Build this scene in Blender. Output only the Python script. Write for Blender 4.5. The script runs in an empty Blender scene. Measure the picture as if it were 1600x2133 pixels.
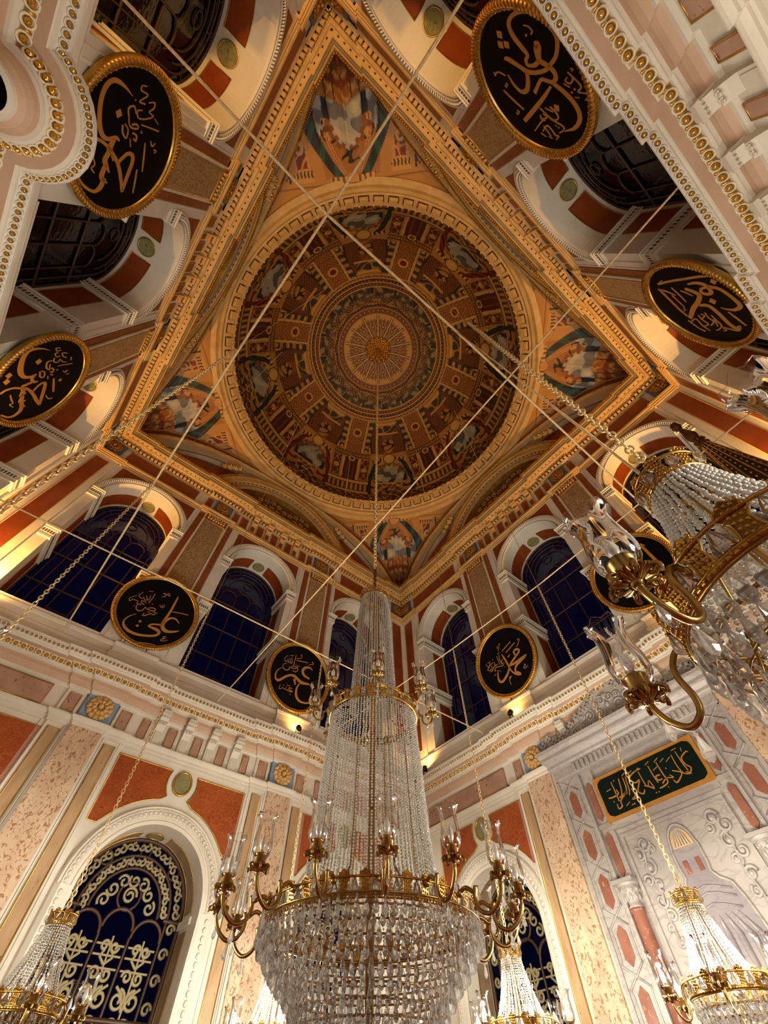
import bpy, math, random
import numpy as np
from mathutils import Matrix, Vector
PI = math.pi
random.seed(7)
rng = np.random.default_rng(7)
SC = bpy.context.scene
COL = SC.collection

# ---------------------------------------------------------------- camera
F_PX = 863.6
cam_data = bpy.data.cameras.new('camera')
cam = bpy.data.objects.new('camera', cam_data)
COL.objects.link(cam)
cam_data.sensor_fit = 'HORIZONTAL'
cam_data.sensor_width = 36.0
cam_data.lens = 36.0 * F_PX / 1600.0
cam_data.clip_start = 0.05
cam_data.clip_end = 200
YAW, PITCH, ROLL = (math.radians(50.458), math.radians(58.000), math.radians(-1.006))
CAM = Vector((-2.490, -3.254, 1.6))
_f = Vector((math.cos(YAW) * math.cos(PITCH), math.sin(YAW) * math.cos(PITCH), math.sin(PITCH)))
_r = Vector((math.sin(YAW), -math.cos(YAW), 0))
_u = _r.cross(_f)
_c, _s = math.cos(ROLL), math.sin(ROLL)
_r2, _u2 = _c * _r + _s * _u, -_s * _r + _c * _u
cam.matrix_world = Matrix(((_r2.x, _u2.x, -_f.x, CAM.x), (_r2.y, _u2.y, -_f.y, CAM.y), (_r2.z, _u2.z, -_f.z, CAM.z), (0, 0, 0, 1)))
SC.camera = cam

# ---------------------------------------------------------------- light and exposure
SC.view_settings.view_transform = 'Standard'
SC.view_settings.look = 'None'
SC.view_settings.gamma = 1.0
SC.view_settings.use_curve_mapping = False
SC.view_settings.exposure = 0.0
SC.cycles.max_bounces = 8
SC.cycles.diffuse_bounces = 4
SC.cycles.glossy_bounces = 4
SC.cycles.transmission_bounces = 6
SC.cycles.transparent_max_bounces = 24
SC.cycles.sample_clamp_indirect = 4.0
SC.cycles.caustics_reflective = False
SC.cycles.caustics_refractive = False
SC.cycles.use_denoising = True

world = bpy.data.worlds.new('night_sky')
SC.world = world
world.use_nodes = True
wn = world.node_tree.nodes
wn['Background'].inputs[0].default_value = (0.008, 0.014, 0.10, 1)
wn['Background'].inputs[1].default_value = 0.10

WARM = (1.0, 0.74, 0.46)
AMBER = (1.0, 0.50, 0.11)
CREAM = (1.0, 0.93, 0.80)
CHANDELIER_W = 470.0      # each lit chandelier
FLOOD_K = 3.9            # amber lamps on the ledge

def lamp(name, loc, power, color, radius=0.15, kind='POINT', target=None, spot=None, blend=0.6):
    d = bpy.data.lights.new(name, kind)
    d.energy = power
    d.color = color
    d.shadow_soft_size = radius
    if kind == 'SPOT':
        d.spot_size = spot
        d.spot_blend = blend
    o = bpy.data.objects.new(name, d)
    COL.objects.link(o)
    o.location = loc
    if target is not None:
        v = Vector(target) - Vector(loc)
        o.rotation_euler = v.to_track_quat('-Z', 'Y').to_euler()
    return o

# ---------------------------------------------------------------- materials
def lin(c):
    r = []
    for v in c[:3]:
        v = v / 255.0
        r.append(v / 12.92 if v <= 0.04045 else ((v + 0.055) / 1.055) ** 2.4)
    return tuple(r)

MATS = {}
def new_mat(name):
    m = bpy.data.materials.new(name)
    m.use_nodes = True
    MATS[name] = m
    return m, m.node_tree, m.node_tree.nodes['Principled BSDF']

def stone(name, base, second=None, scale=3.0, rough=0.55, fleck=None, fleck_scale=14.0, fleck_amt=0.60, vein=None, stretch=(1, 1, 1), bump=0.0, metal=0.0, bscale=60):
    """painted or polished stone: two tones mixed by noise, optional flecks and veins"""
    m, nt, b = new_mat(name)
    N, L = nt.nodes, nt.links
    b.inputs['Roughness'].default_value = rough
    b.inputs['Metallic'].default_value = metal
    tc = N.new('ShaderNodeTexCoord')
    mp = N.new('ShaderNodeMapping')
    mp.inputs['Scale'].default_value = stretch
    L.new(tc.outputs['Object'], mp.inputs['Vector'])
    n1 = N.new('ShaderNodeTexNoise')
    n1.inputs['Scale'].default_value = scale
    n1.inputs['Detail'].default_value = 6
    L.new(mp.outputs[0], n1.inputs['Vector'])
    cr = N.new('ShaderNodeValToRGB')
    cr.color_ramp.elements[0].position = 0.35
    cr.color_ramp.elements[1].position = 0.65
    cr.color_ramp.elements[0].color = (*lin(base), 1)
    cr.color_ramp.elements[1].color = (*lin(second or base), 1)
    L.new(n1.outputs['Fac'], cr.inputs['Fac'])
    col = cr.outputs['Color']
    if fleck:
        n2 = N.new('ShaderNodeTexNoise')
        n2.inputs['Scale'].default_value = fleck_scale
        n2.inputs['Detail'].default_value = 3
        n2.inputs['Distortion'].default_value = 1.2
        L.new(mp.outputs[0], n2.inputs['Vector'])
        r2 = N.new('ShaderNodeValToRGB')
        r2.color_ramp.elements[0].position = fleck_amt
        r2.color_ramp.elements[1].position = fleck_amt + 0.06
        L.new(n2.outputs['Fac'], r2.inputs['Fac'])
        mx = N.new('ShaderNodeMixRGB')
        L.new(r2.outputs['Color'], mx.inputs['Fac'])
        L.new(col, mx.inputs['Color1'])
        mx.inputs['Color2'].default_value = (*lin(fleck), 1)
        col = mx.outputs['Color']
    if vein:
        n3 = N.new('ShaderNodeTexNoise')
        n3.inputs['Scale'].default_value = scale * 1.7
        n3.inputs['Detail'].default_value = 5
        n3.inputs['Distortion'].default_value = 2.0
        L.new(mp.outputs[0], n3.inputs['Vector'])
        r3 = N.new('ShaderNodeValToRGB')
        e = r3.color_ramp.elements
        e[0].position = 0.46
        e[0].color = (0, 0, 0, 1)
        e[1].position = 0.54
        e[1].color = (0, 0, 0, 1)
        k = e.new(0.5)
        k.color = (0.8, 0.8, 0.8, 1)
        L.new(n3.outputs['Fac'], r3.inputs['Fac'])
        mx = N.new('ShaderNodeMixRGB')
        L.new(r3.outputs['Color'], mx.inputs['Fac'])
        L.new(col, mx.inputs['Color1'])
        mx.inputs['Color2'].default_value = (*lin(vein), 1)
        col = mx.outputs['Color']
    L.new(col, b.inputs['Base Color'])
    if bump:
        n4 = N.new('ShaderNodeTexNoise')
        n4.inputs['Scale'].default_value = bscale
        n4.inputs['Detail'].default_value = 4
        L.new(tc.outputs['Object'], n4.inputs['Vector'])
        bp = N.new('ShaderNodeBump')
        bp.inputs['Strength'].default_value = bump
        bp.inputs['Distance'].default_value = 0.02
        L.new(n4.outputs['Fac'], bp.inputs['Height'])
        L.new(bp.outputs[0], b.inputs['Normal'])
    return m

def plain(name, rgb, rough=0.5, metal=0.0, emit=None, estr=0.0):
    m, nt, b = new_mat(name)
    b.inputs['Base Color'].default_value = (*lin(rgb), 1)
    b.inputs['Roughness'].default_value = rough
    b.inputs['Metallic'].default_value = metal
    if emit:
        b.inputs['Emission Color'].default_value = (*emit, 1)
        b.inputs['Emission Strength'].default_value = estr
    return m

WHITE = stone('cream_plaster', (224, 216, 200), (212, 204, 186), scale=1.5, rough=0.6, bump=0.05)
PINK = stone('pink_plaster', (202, 172, 144), (192, 160, 132), scale=2.0, rough=0.6, bump=0.04)
ORANGE = stone('orange_red_marble', (142, 64, 24), (160, 78, 34), scale=3.5, rough=0.35, fleck=(118, 50, 24), fleck_scale=18, fleck_amt=0.64, vein=(176, 96, 54))
RED = stone('deep_red_marble', (126, 55, 20), (142, 67, 27), scale=2.5, rough=0.4, fleck=(116, 46, 18), fleck_scale=14, fleck_amt=0.62)
MOTTLE = stone('flecked_cream_marble', (216, 190, 158), (198, 166, 138), scale=3.0, rough=0.35, fleck=(156, 118, 84), fleck_scale=17, fleck_amt=0.55, stretch=(1.3, 0.8, 1))
BEIGE = stone('beige_veined_marble', (190, 158, 118), (172, 140, 104), scale=4.0, rough=0.35, fleck=(120, 84, 56), fleck_scale=16, fleck_amt=0.66, stretch=(2, 0.6, 1))
UPMOTTLE = stone('brown_flecked_marble', (176, 146, 104), (160, 130, 92), scale=4.0, rough=0.4, fleck=(112, 82, 54), fleck_scale=24, fleck_amt=0.54, stretch=(1.3, 0.8, 1))
MAUVE = stone('mauve_veined_marble', (186, 150, 130), (168, 130, 112), scale=3.0, rough=0.35, fleck=(110, 74, 62), fleck_scale=12, fleck_amt=0.65)
BROWN = stone('brown_red_marble', (150, 84, 48), (128, 68, 38), scale=5.0, rough=0.4, fleck=(90, 46, 28), fleck_scale=20, fleck_amt=0.6)
GREYM = stone('grey_marble', (182, 175, 166), (164, 157, 151), scale=1.6, rough=0.35, vein=(150, 142, 138), stretch=(0.5, 1, 1))
GREYBAND = stone('taupe_marble', (160, 138, 112), (136, 116, 94), scale=4.0, rough=0.35, fleck=(196, 176, 150), fleck_scale=7, fleck_amt=0.66)
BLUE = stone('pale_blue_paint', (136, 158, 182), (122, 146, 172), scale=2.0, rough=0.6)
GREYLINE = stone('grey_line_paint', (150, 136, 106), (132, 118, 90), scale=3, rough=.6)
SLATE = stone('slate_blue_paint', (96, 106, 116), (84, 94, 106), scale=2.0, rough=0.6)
GREEN = stone('green_marble', (148, 142, 96), (126, 124, 80), scale=8.0, rough=0.3, fleck=(104, 106, 66), fleck_scale=18, fleck_amt=0.6)
GOLD = stone('gilding', (216, 172, 84), (190, 146, 62), scale=6.0, rough=0.34, metal=0.85)
OCHRE = stone('ochre_gilt_plaster', (208, 168, 104), (190, 150, 86), scale=3.0, rough=0.5)
BOSS = stone('bright_gilding', (236, 190, 90), (214, 164, 66), scale=6.0, rough=0.26, metal=0.9)
OCHRE2 = stone('pale_gilt_plaster', (236, 222, 190), (224, 204, 162), scale=8.0, rough=0.45)
GOLDDARK = stone('old_gilding', (196, 142, 60), (154, 104, 40), scale=20.0, rough=0.42, metal=0.75, bump=0.3, bscale=90)
BRASS = stone('brass', (176, 146, 88), (150, 120, 66), scale=8.0, rough=0.30, metal=1.0)
GROOVE_SHADOW = plain('dark_groove_and_shadow', (70, 46, 26), 0.8)
BLACK = plain('black_lacquer', (4, 4, 5), 0.6)
BLACK.node_tree.nodes['Principled BSDF'].inputs['Specular IOR Level'].default_value = 0.12
DGREEN = stone('dark_green_lacquer', (5, 26, 20), (4, 20, 16), scale=2, rough=0.6)
DGREEN.node_tree.nodes['Principled BSDF'].inputs['Specular IOR Level'].default_value = 0.12
INK = plain('gilt_lettering', (184, 126, 52), 0.5, 0.2)
LEAD = plain('dark_lead', (64, 40, 20), 0.5, 0.2)
IRONW = plain('dark_iron', (20, 18, 17), 0.5, 0.3)
ROPE = stone('beige_rope', (214, 188, 140), (190, 160, 112), scale=30, rough=0.8)
CHAIN = stone('gilt_chain', (232, 208, 154), (208, 178, 118), scale=20, rough=0.4, metal=0.5)
CHAINDARK = plain('dark_chain', (84, 56, 32), 0.45, 0.7)
REDCARPET = stone('red_carpet', (120, 40, 30), (100, 32, 26), scale=8, rough=0.95)

def glass_pane(name, tint, refl=0.45, bump=0.25):
    m, nt, b = new_mat(name)
    N, L = nt.nodes, nt.links
    N.remove(b)
    tr = N.new('ShaderNodeBsdfTransparent')
    tr.inputs['Color'].default_value = (*tint, 1)
    gl = N.new('ShaderNodeBsdfGlossy')
    gl.inputs['Roughness'].default_value = 0.08
    fr = N.new('ShaderNodeFresnel')
    fr.inputs['IOR'].default_value = 1.45
    tc = N.new('ShaderNodeTexCoord')
    nz = N.new('ShaderNodeTexNoise')
    nz.inputs['Scale'].default_value = 9.0
    L.new(tc.outputs['Object'], nz.inputs['Vector'])
    bp = N.new('ShaderNodeBump')
    bp.inputs['Strength'].default_value = bump
    bp.inputs['Distance'].default_value = 0.02
    L.new(nz.outputs['Fac'], bp.inputs['Height'])
    if bump:
        L.new(bp.outputs[0], gl.inputs['Normal'])
    mx = N.new('ShaderNodeMixShader')
    sc = N.new('ShaderNodeMath')
    sc.operation = 'MULTIPLY'
    sc.inputs[1].default_value = refl
    L.new(fr.outputs[0], sc.inputs[0])
    L.new(sc.outputs[0], mx.inputs[0])
    L.new(tr.outputs[0], mx.inputs[1])
    L.new(gl.outputs[0], mx.inputs[2])
    L.new(mx.outputs[0], N['Material Output'].inputs['Surface'])
    return m
PANE = glass_pane('night_window_glass', (0.55, 0.6, 0.8), 0.07)
REFLPANE = glass_pane('reflection_tinted_glass', (0.10, 0.07, 0.05), 0.10)  # dim brown reflection of the interior, put into the glass tint
SHADE = glass_pane('clear_shade_glass', (0.95, 0.95, 0.94), 1.0, 0.0)

def crystal(name, tint, clear, rough=0.06):
    """cut crystal: glossy facets over part clear, part milky body"""
    m, nt, b = new_mat(name)
    N, L = nt.nodes, nt.links
    b.inputs['Base Color'].default_value = (*tint, 1)
    b.inputs['Roughness'].default_value = rough
    b.inputs['IOR'].default_value = 1.6
    b.inputs['Transmission Weight'].default_value = clear
    return m
CRYSTAL = crystal('cut_crystal', (0.93, 0.90, 0.86), 0.55)
BEADM = crystal('crystal_beads', (0.86, 0.82, 0.76), 0.35, 0.12)
FROST = plain('etched_frost', (235, 230, 222), 0.7)
BULBOFF = crystal('unlit_bulb', (0.95, 0.93, 0.88), 0.4, 0.2)
BULBON = plain('lit_bulb', (255, 240, 210), 0.5, 0, emit=(1.0, 0.86, 0.64), estr=45.0)

# ---------------------------------------------------------------- mesh builder
class MB:
    def __init__(self):
        self.v, self.f, self.m, self.s = [], [], [], []
    def add(self, verts, faces, mat=0, smooth=False):
        o = len(self.v)
        self.v.extend([tuple(map(float, p)) for p in verts])
        for f in faces:
            self.f.append(tuple(o + i for i in f))
            self.m.append(mat)
            self.s.append(smooth)
    def quad(self, a, b, c, d, mat=0):
        self.add((a, b, c, d), ((0, 1, 2, 3),), mat)
    def box(self, x0, x1, y0, y1, z0, z1, mat=0):
        p = [(x, y, z) for z in (z0, z1) for y in (y0, y1) for x in (x0, x1)]
        self.add(p, ((0, 2, 3, 1), (4, 5, 7, 6), (0, 1, 5, 4), (2, 6, 7, 3), (0, 4, 6, 2), (1, 3, 7, 5)), mat)
    def grid(self, P, mat=0, smooth=True, closed_u=False, closed_v=False):
        """P: array (n, m, 3)"""
        P = np.asarray(P, float)
        n, m = P.shape[:2]
        f = []
        for i in range(n if closed_u else n - 1):
            i2 = (i + 1) % n
            for j in range(m if closed_v else m - 1):
                j2 = (j + 1) % m
                f.append((i * m + j, i2 * m + j, i2 * m + j2, i * m + j2))
        self.add(P.reshape(-1, 3), f, mat, smooth)
    def lathe(self, prof, seg=24, mat=0, center=(0, 0, 0), axis='z', smooth=True):
        """prof: list of (r, h)"""
        a = np.linspace(0, 2 * PI, seg, endpoint=False)
        r = np.array([p[0] for p in prof])[:, None]
        h = np.array([p[1] for p in prof])[:, None]
        X, Y, Z = r * np.cos(a), r * np.sin(a), h + 0 * a
        if axis == 'z':
            P = np.stack([X, Y, Z], -1)
        elif axis == 'y':
            P = np.stack([X, Z, -Y], -1)
        self.grid(P + np.array(center), mat, smooth, closed_v=True)
    def ball(self, c, rx, ry, rz, seg=8, rings=5, mat=0):
        t = np.linspace(0, PI, rings + 1)
        a = np.linspace(0, 2 * PI, seg, endpoint=False)
        P = np.stack([rx * np.sin(t)[:, None] * np.cos(a), ry * np.sin(t)[:, None] * np.sin(a), rz * np.cos(t)[:, None] + 0 * a], -1)
        self.grid(P + np.array(c), mat, True, closed_v=True)
    def tube(self, pts, r, seg=8, mat=0, closed=False, caps=True):
        pts = [Vector(p) for p in pts]
        n = len(pts)
        rs = [float(q) for q in r] if hasattr(r, '__len__') else [float(r)] * n
        T = []
        for i in range(n):
            if closed:
                t = pts[(i + 1) % n] - pts[i - 1]
            else:
                t = pts[min(i + 1, n - 1)] - pts[max(i - 1, 0)]
            T.append(t.normalized())
        nrm = T[0].orthogonal().normalized()
        P = []
        for i in range(n):
            nrm = (nrm - T[i] * nrm.dot(T[i]))
            if nrm.length < 1e-6:
                nrm = T[i].orthogonal()
            nrm.normalize()
            bn = T[i].cross(nrm)
            P.append([tuple(pts[i] + rs[i] * (math.cos(k * 2 * PI / seg) * nrm + math.sin(k * 2 * PI / seg) * bn)) for k in range(seg)])
        self.grid(np.array(P), mat, True, closed_u=closed, closed_v=True)
        if caps and not closed:
            o = len(self.v) - n * seg
            self.f.append(tuple(o + k for k in range(seg))[::-1]); self.m.append(mat); self.s.append(False)
            self.f.append(tuple(o + (n - 1) * seg + k for k in range(seg))); self.m.append(mat); self.s.append(False)
    def sweep(self, path, prof, mats=0, ends=((1, 1), (-1, 1)), closed=False):
        """plan sweep in wall coords: path (u,d) points, prof (offset, z); mats may list one index per profile strip"""
        path = [np.array(p, float) for p in path]
        n = len(path)
        mit = []
        for i in range(n):
            def nr(a, b):
                t = b - a
                t = t / np.linalg.norm(t)
                return np.array([-t[1], t[0]])
            if i == 0:
                mit.append(np.array(ends[0], float))
            elif i == n - 1:
                mit.append(np.array(ends[1], float))
            else:
                n1, n2 = nr(path[i - 1], path[i]), nr(path[i], path[i + 1])
                mit.append((n1 + n2) / (1 + n1 @ n2))
        for j in range(len(prof) - 1):
            (o1, z1), (o2, z2) = prof[j], prof[j + 1]
            mt = mats[j] if hasattr(mats, '__len__') else mats
            for i in range(n - 1):
                a, b = path[i] + o1 * mit[i], path[i + 1] + o1 * mit[i + 1]
                c, d = path[i + 1] + o2 * mit[i + 1], path[i] + o2 * mit[i]
                self.quad((a[0], z1, a[1]), (b[0], z1, b[1]), (c[0], z2, c[1]), (d[0], z2, d[1]), mt)
    def prism(self, poly, d0, d1, mat=0, side=None):
        """polygon in (u,z) with a front at d1 and sides back to d0"""
        n = len(poly)
        self.add([(p[0], p[1], d1) for p in poly], (tuple(range(n)),), mat)
        for i in range(n):
            a, b = poly[i], poly[(i + 1) % n]
            self.quad((a[0], a[1], d0), (b[0], b[1], d0), (b[0], b[1], d1), (a[0], a[1], d1), mat if side is None else side)
    def mesh(self, name, mats):
        me = bpy.data.meshes.new(name)
        me.from_pydata(self.v, [], self.f)
        for m in (mats if isinstance(mats, (list, tuple)) else [mats]):
            me.materials.append(m)
        me.polygons.foreach_set('material_index', self.m)
        me.polygons.foreach_set('use_smooth', self.s)
        me.update()
        return me
    def build(self, name, mats, parent=None, matrix=None):
        return link(name, self.mesh(name, mats), parent, matrix)

def link(name, me, parent=None, matrix=None):
    o = bpy.data.objects.new(name, me)
    COL.objects.link(o)
    if parent is not None:
        o.parent = parent
    if matrix is not None:
        o.matrix_basis = matrix
    return o

def tag(o, label=None, cat=None, group=None, kind=None):
    if label: o['label'] = label
    if cat: o['category'] = cat
    if group: o['group'] = group
    if kind: o['kind'] = kind
    return o

def empty(name, loc=(0, 0, 0), rz=0.0):
    o = bpy.data.objects.new(name, None)
    COL.objects.link(o)
    o.location = loc
    o.rotation_euler = (0, 0, rz)
    return o

def copy_tree(o, parent=None):
    c = o.copy()
    COL.objects.link(c)
    if parent is not None:
        c.parent = parent
    for ch in list(o.children):
        copy_tree(ch, c)
    return c

A = 6.1
def wall_matrix(side):
    """local (right, up, out of the wall into the room) -> world, origin on the wall plane at the floor"""
    c = {'north': ((1, 0, 0), (0, -1, 0), (0, A, 0)), 'east': ((0, -1, 0), (-1, 0, 0), (A, 0, 0)),
         'south': ((-1, 0, 0), (0, 1, 0), (0, -A, 0)), 'west': ((0, 1, 0), (1, 0, 0), (-A, 0, 0))}[side]
    r, d, o = c
    return Matrix(((r[0], 0, d[0], o[0]), (r[1], 0, d[1], o[1]), (r[2], 1, d[2], o[2]), (0, 0, 0, 1)))
SIDES = ('north', 'east', 'south', 'west')
# ---------------------------------------------------------------- ornament helpers (wall coords: x=u right, y=up, z=out)
def arc_pts(c, z, r, a0, a1, n):
    return [(c + r * math.cos(t), z + r * math.sin(t)) for t in np.linspace(a0, a1, n)]

def wall_face(mb, u0, u1, z0, z1, openings, d, mat=0):
    """rectangle u0..u1 x z0..z1 at depth d with arched openings (c, r, spring, bottom)"""
    x = u0
    for (c, r, sp, zb) in sorted(openings):
        mb.quad((x, z0, d), (c - r, z0, d), (c - r, z1, d), (x, z1, d), mat)
        if zb > z0:
            mb.quad((c - r, z0, d), (c + r, z0, d), (c + r, zb, d), (c - r, zb, d), mat)
        p = arc_pts(c, sp, r, PI, 0, 33)
        for i in range(32):
            mb.quad((p[i][0], p[i][1], d), (p[i + 1][0], p[i + 1][1], d), (p[i + 1][0], z1, d), (p[i][0], z1, d), mat)
        x = c + r
    mb.quad((x, z0, d), (u1, z0, d), (u1, z1, d), (x, z1, d), mat)

def reveal(mb, c, r, sp, zb, d0, d1, mat=0):
    p = [(c - r, zb)] + arc_pts(c, sp, r, PI, 0, 33) + [(c + r, zb)]
    for i in range(len(p) - 1):
        a, b = p[i], p[i + 1]
        mb.add(((a[0], a[1], d0), (b[0], b[1], d0), (b[0], b[1], d1), (a[0], a[1], d1)), ((0, 1, 2, 3),), mat, 0 < i < len(p) - 2)
    mb.quad((c - r, zb, d0), (c + r, zb, d0), (c + r, zb, d1), (c - r, zb, d1), mat)

def arch_sweep(mb, c, sp, prof, mats=0, a0=PI, a1=0, n=41, smooth=False):
    """prof: (radius, depth) swept round an arch"""
    t = np.linspace(a0, a1, n)
    for j in range(len(prof) - 1):
        (r1, d1), (r2, d2) = prof[j], prof[j + 1]
        P = np.array([[(c + r1 * math.cos(q), sp + r1 * math.sin(q), d1), (c + r2 * math.cos(q), sp + r2 * math.sin(q), d2)] for q in t])
        mb.grid(P, mats[j] if hasattr(mats, '__len__') else mats, smooth)

def framed(mb, poly, d, t, mat, gold, gr=0.012):
    """raised panel with a thin gilt moulding round it"""
    mb.prism(poly, d - 0.03, d + t, mat)
    if gold is not None:
        n = len(poly)
        mb.tube([(p[0], p[1], d + t) for p in poly], gr, 5, gold, closed=True)

def rect(u0, u1, z0, z1):
    return [(u0, z0), (u1, z0), (u1, z1), (u0, z1)]

def chamfer(u0, u1, z0, z1, k):
    return [(u0, z0 + k), (u0 + (u1 - u0) / 2, z0), (u1, z0 + k), (u1, z1 - k), (u0 + (u1 - u0) / 2, z1), (u0, z1 - k)]

def rosette_mesh(mb, c, z, d, r, mat=0, petals=10, depth=0.08, squash=1.0):
    for ring, (rr, pr, dd) in enumerate(((0.78, 0.24, 0.45), (0.46, 0.20, 0.8))):
        n = petals if ring == 0 else petals - 2
        for k in range(n):
            a = 2 * PI * k / n + ring * 0.3
            mb.ball((c + rr * r * math.cos(a), z + rr * r * math.sin(a) * squash, d + depth * dd * 0.6), pr * r, pr * r * squash, depth * 0.55 * dd + 0.01, 8, 5, mat)
            mb.ball((c + (rr + 0.14) * r * math.cos(a + 0.18), z + (rr + 0.14) * r * math.sin(a + 0.18) * squash, d + depth * dd * 0.5), pr * r * 0.55, pr * r * 0.55, depth * 0.7 * dd, 6, 4, mat)
    mb.ball((c, z, d + depth * 0.8), r * 0.22, r * 0.22 * squash, depth * 0.7, 10, 6, mat)
    mb.lathe([(0, 0), (r * 0.9, 0), (r * 0.95, depth * 0.25), (r * 0.6, depth * 0.4), (0, depth * 0.4)], 24, mat, (0, 0, 0))
    # lay the backing disc into the wall plane
    n = 24 * 5
    for i in range(len(mb.v) - n, len(mb.v)):
        x, y, h = mb.v[i]
        mb.v[i] = (c + x, z + y * squash, d + h)

def path_len(path):
    return [math.dist(path[i], path[i + 1]) for i in range(len(path) - 1)]

def offset_path(path, off, ends=((1, 1), (-1, 1))):
    """plan path displaced by off with the same mitres as the swept mouldings"""
    path = [np.array(p, float) for p in path]
    n = len(path)
    def nr(a, b):
        t = (b - a) / np.linalg.norm(b - a)
        return np.array([-t[1], t[0]])
    out = []
    for i in range(n):
        if i == 0: m = np.array(ends[0], float)
        elif i == n - 1: m = np.array(ends[1], float)
        else:
            n1, n2 = nr(path[i - 1], path[i]), nr(path[i], path[i + 1])
            m = (n1 + n2) / (1 + n1 @ n2)
        out.append(path[i] + off * m)
    return out

def along(path, off, spacing, z, fn, end_mitre=True):
    """call fn(u, z, d, tangent, normal) at even spacing along a plan path displaced by off"""
    q = offset_path(path, off)
    for i in range(len(q) - 1):
        a, b = q[i], q[i + 1]
        d0 = np.array(path[i + 1], float) - np.array(path[i], float)
        L = np.linalg.norm(b - a)
        if L < spacing * 0.6 or (b - a) @ d0 < 0:
            continue
        t = (b - a) / L
        nrm = np.array([-t[1], t[0]])
        if abs(t[1]) > 0.99:
            continue
        n = max(1, int(round(L / spacing)))
        for k in range(n):
            p = a + (b - a) * (k + 0.5) / n
            fn(p[0], z, p[1], t, nrm)

def breaks(steps, corner=None, bow=None):
    """plan path of a cornice along one wall: steps = [(half width, forward), ...] over each pilaster, corner = (u, forward)"""
    p = [(-A, corner[1]), (-corner[0], corner[1]), (-corner[0], 0.0)] if corner else [(-A, 0.0)]
    for c in (-2.07, 2.07):
        if bow is not None and abs(c - bow) < 0.1:
            # arc whose line at offset .32 bulges about 0.38 over a half width of .63
            p += [(c - 0.34, 0.0)]
            p += [(c - 0.31 * math.cos(t), 0.05 + 0.36 * math.sin(t)) for t in np.linspace(0.0, PI, 17)]
            p += [(c + 0.34, 0.0)]
        else:
            l, r, f = [], [], 0.0
            for (h, fw) in steps:
                l += [(c - h, f), (c - h, fw)]
                r = [(c + h, fw), (c + h, f)] + r
                f = fw
            p += l + r
    p += [(corner[0], 0.0), (corner[0], corner[1]), (A, corner[1])] if corner else [(A, 0.0)]
    return p
LOW_STEPS = [(0.77, 0.05), (0.36, 0.10)]

def flank(c):
    return ((c - 0.5, -1), (c + 0.5, 1))

UP_C = (-3.97, 0.0, 3.97)
UP_R, UP_SP, UP_B = 1.08, 11.88, 7.92
LOW_R, LOW_SP, LOW_B = 1.03, 4.0, 0.9
PIL = (-2.03, 2.03)

def upper_open():
    return [(c, UP_R, UP_SP, UP_B) for c in UP_C]

def low_open(mihrab):
    return [(c, LOW_R, LOW_SP, LOW_B) for c in UP_C if not (mihrab and c == 0.0)]

MESH = {}
def cached(key, maker):
    if key not in MESH:
        MESH[key] = maker()
    return MESH[key]

# ---- wall shell
def shell_mesh(mihrab):
    mb = MB()
    wall_face(mb, -A - 0.1, A + 0.1, 0.0, 6.3, low_open(mihrab), -0.10)
    wall_face(mb, -A, A, 7.25, 13.5, upper_open(), 0.0)
    for (c, r, sp, zb) in upper_open():
        reveal(mb, c, r, sp, zb, 0.0, -1.0)
    for (c, r, sp, zb) in low_open(mihrab):
        reveal(mb, c, r, sp, zb, -0.1, -0.85)
    # outer skin behind, so the wall has its thickness
    wall_face(mb, -A - 1.2, A + 1.2, 0.0, 7.25, low_open(mihrab), -0.86)
    wall_face(mb, -A - 1.2, A + 1.2, 7.25, 17.6, upper_open(), -1.01)
    # frieze zones
    mb.quad((-A, 13.4, 0.02), (A, 13.4, 0.02), (A, 14.3, 0.02), (-A, 14.3, 0.02))
    mb.quad((-A - .1, 6.2, -0.1), (A + .1, 6.2, -0.1), (A + .1, 6.9, -0.1), (-A - .1, 6.9, -0.1))
    return mb.mesh('wall_shell', [WHITE])

# ---- one bay of red spandrel over an upper arch
def spandrel_mesh():
    mb = MB()
    for s in (-1, 1):
        p = arc_pts(0, UP_SP, 1.325, PI / 2 - 0.12 * s if s < 0 else PI / 2 - 0.12, 0 if s > 0 else PI, 16)
        p = [q for q in p if abs(q[0]) <= 1.19]
        poly = [(s * 1.19, 13.22)] + [(p[0][0], 13.22)] + p
        last = p[-1]
        poly += [(s * 1.19, last[1])]
        if s > 0:
            poly = poly[::-1]
        mb.prism(poly, -0.01, 0.012, 0)
    return mb.mesh('spandrel_panel', [RED])

def arch_mould_mesh():
    mb = MB()
    arch_sweep(mb, 0, UP_SP, [(1.08, 0.0), (1.085, 0.05), (1.12, 0.05), (1.125, 0.035), (1.14, 0.03), (1.15, 0.06), (1.23, 0.10), (1.26, 0.10), (1.265, 0.07), (1.29, 0.075), (1.315, 0.06), (1.32, 0.0)], [0, 0, 1, 1, 0, 0, 0, 1, 0, 0, 0])
    n = 62
    for k in range(n):
        a = PI * (k + 0.5) / n
        rr = 1.195
        mb.ball((rr * math.cos(a), UP_SP + rr * math.sin(a), 0.085), 0.022, 0.022, 0.022, 6, 4, 0)
    for k in range(n + 1):
        a = PI * k / n
        p = [(r * math.cos(a), UP_SP + r * math.sin(a), d) for r, d in ((1.155, 0.067), (1.225, 0.102))]
        mb.tube(p, 0.006, 4, 1, caps=False)
    return mb.mesh('arch_moulding', [WHITE, GROOVE_SHADOW])

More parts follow.
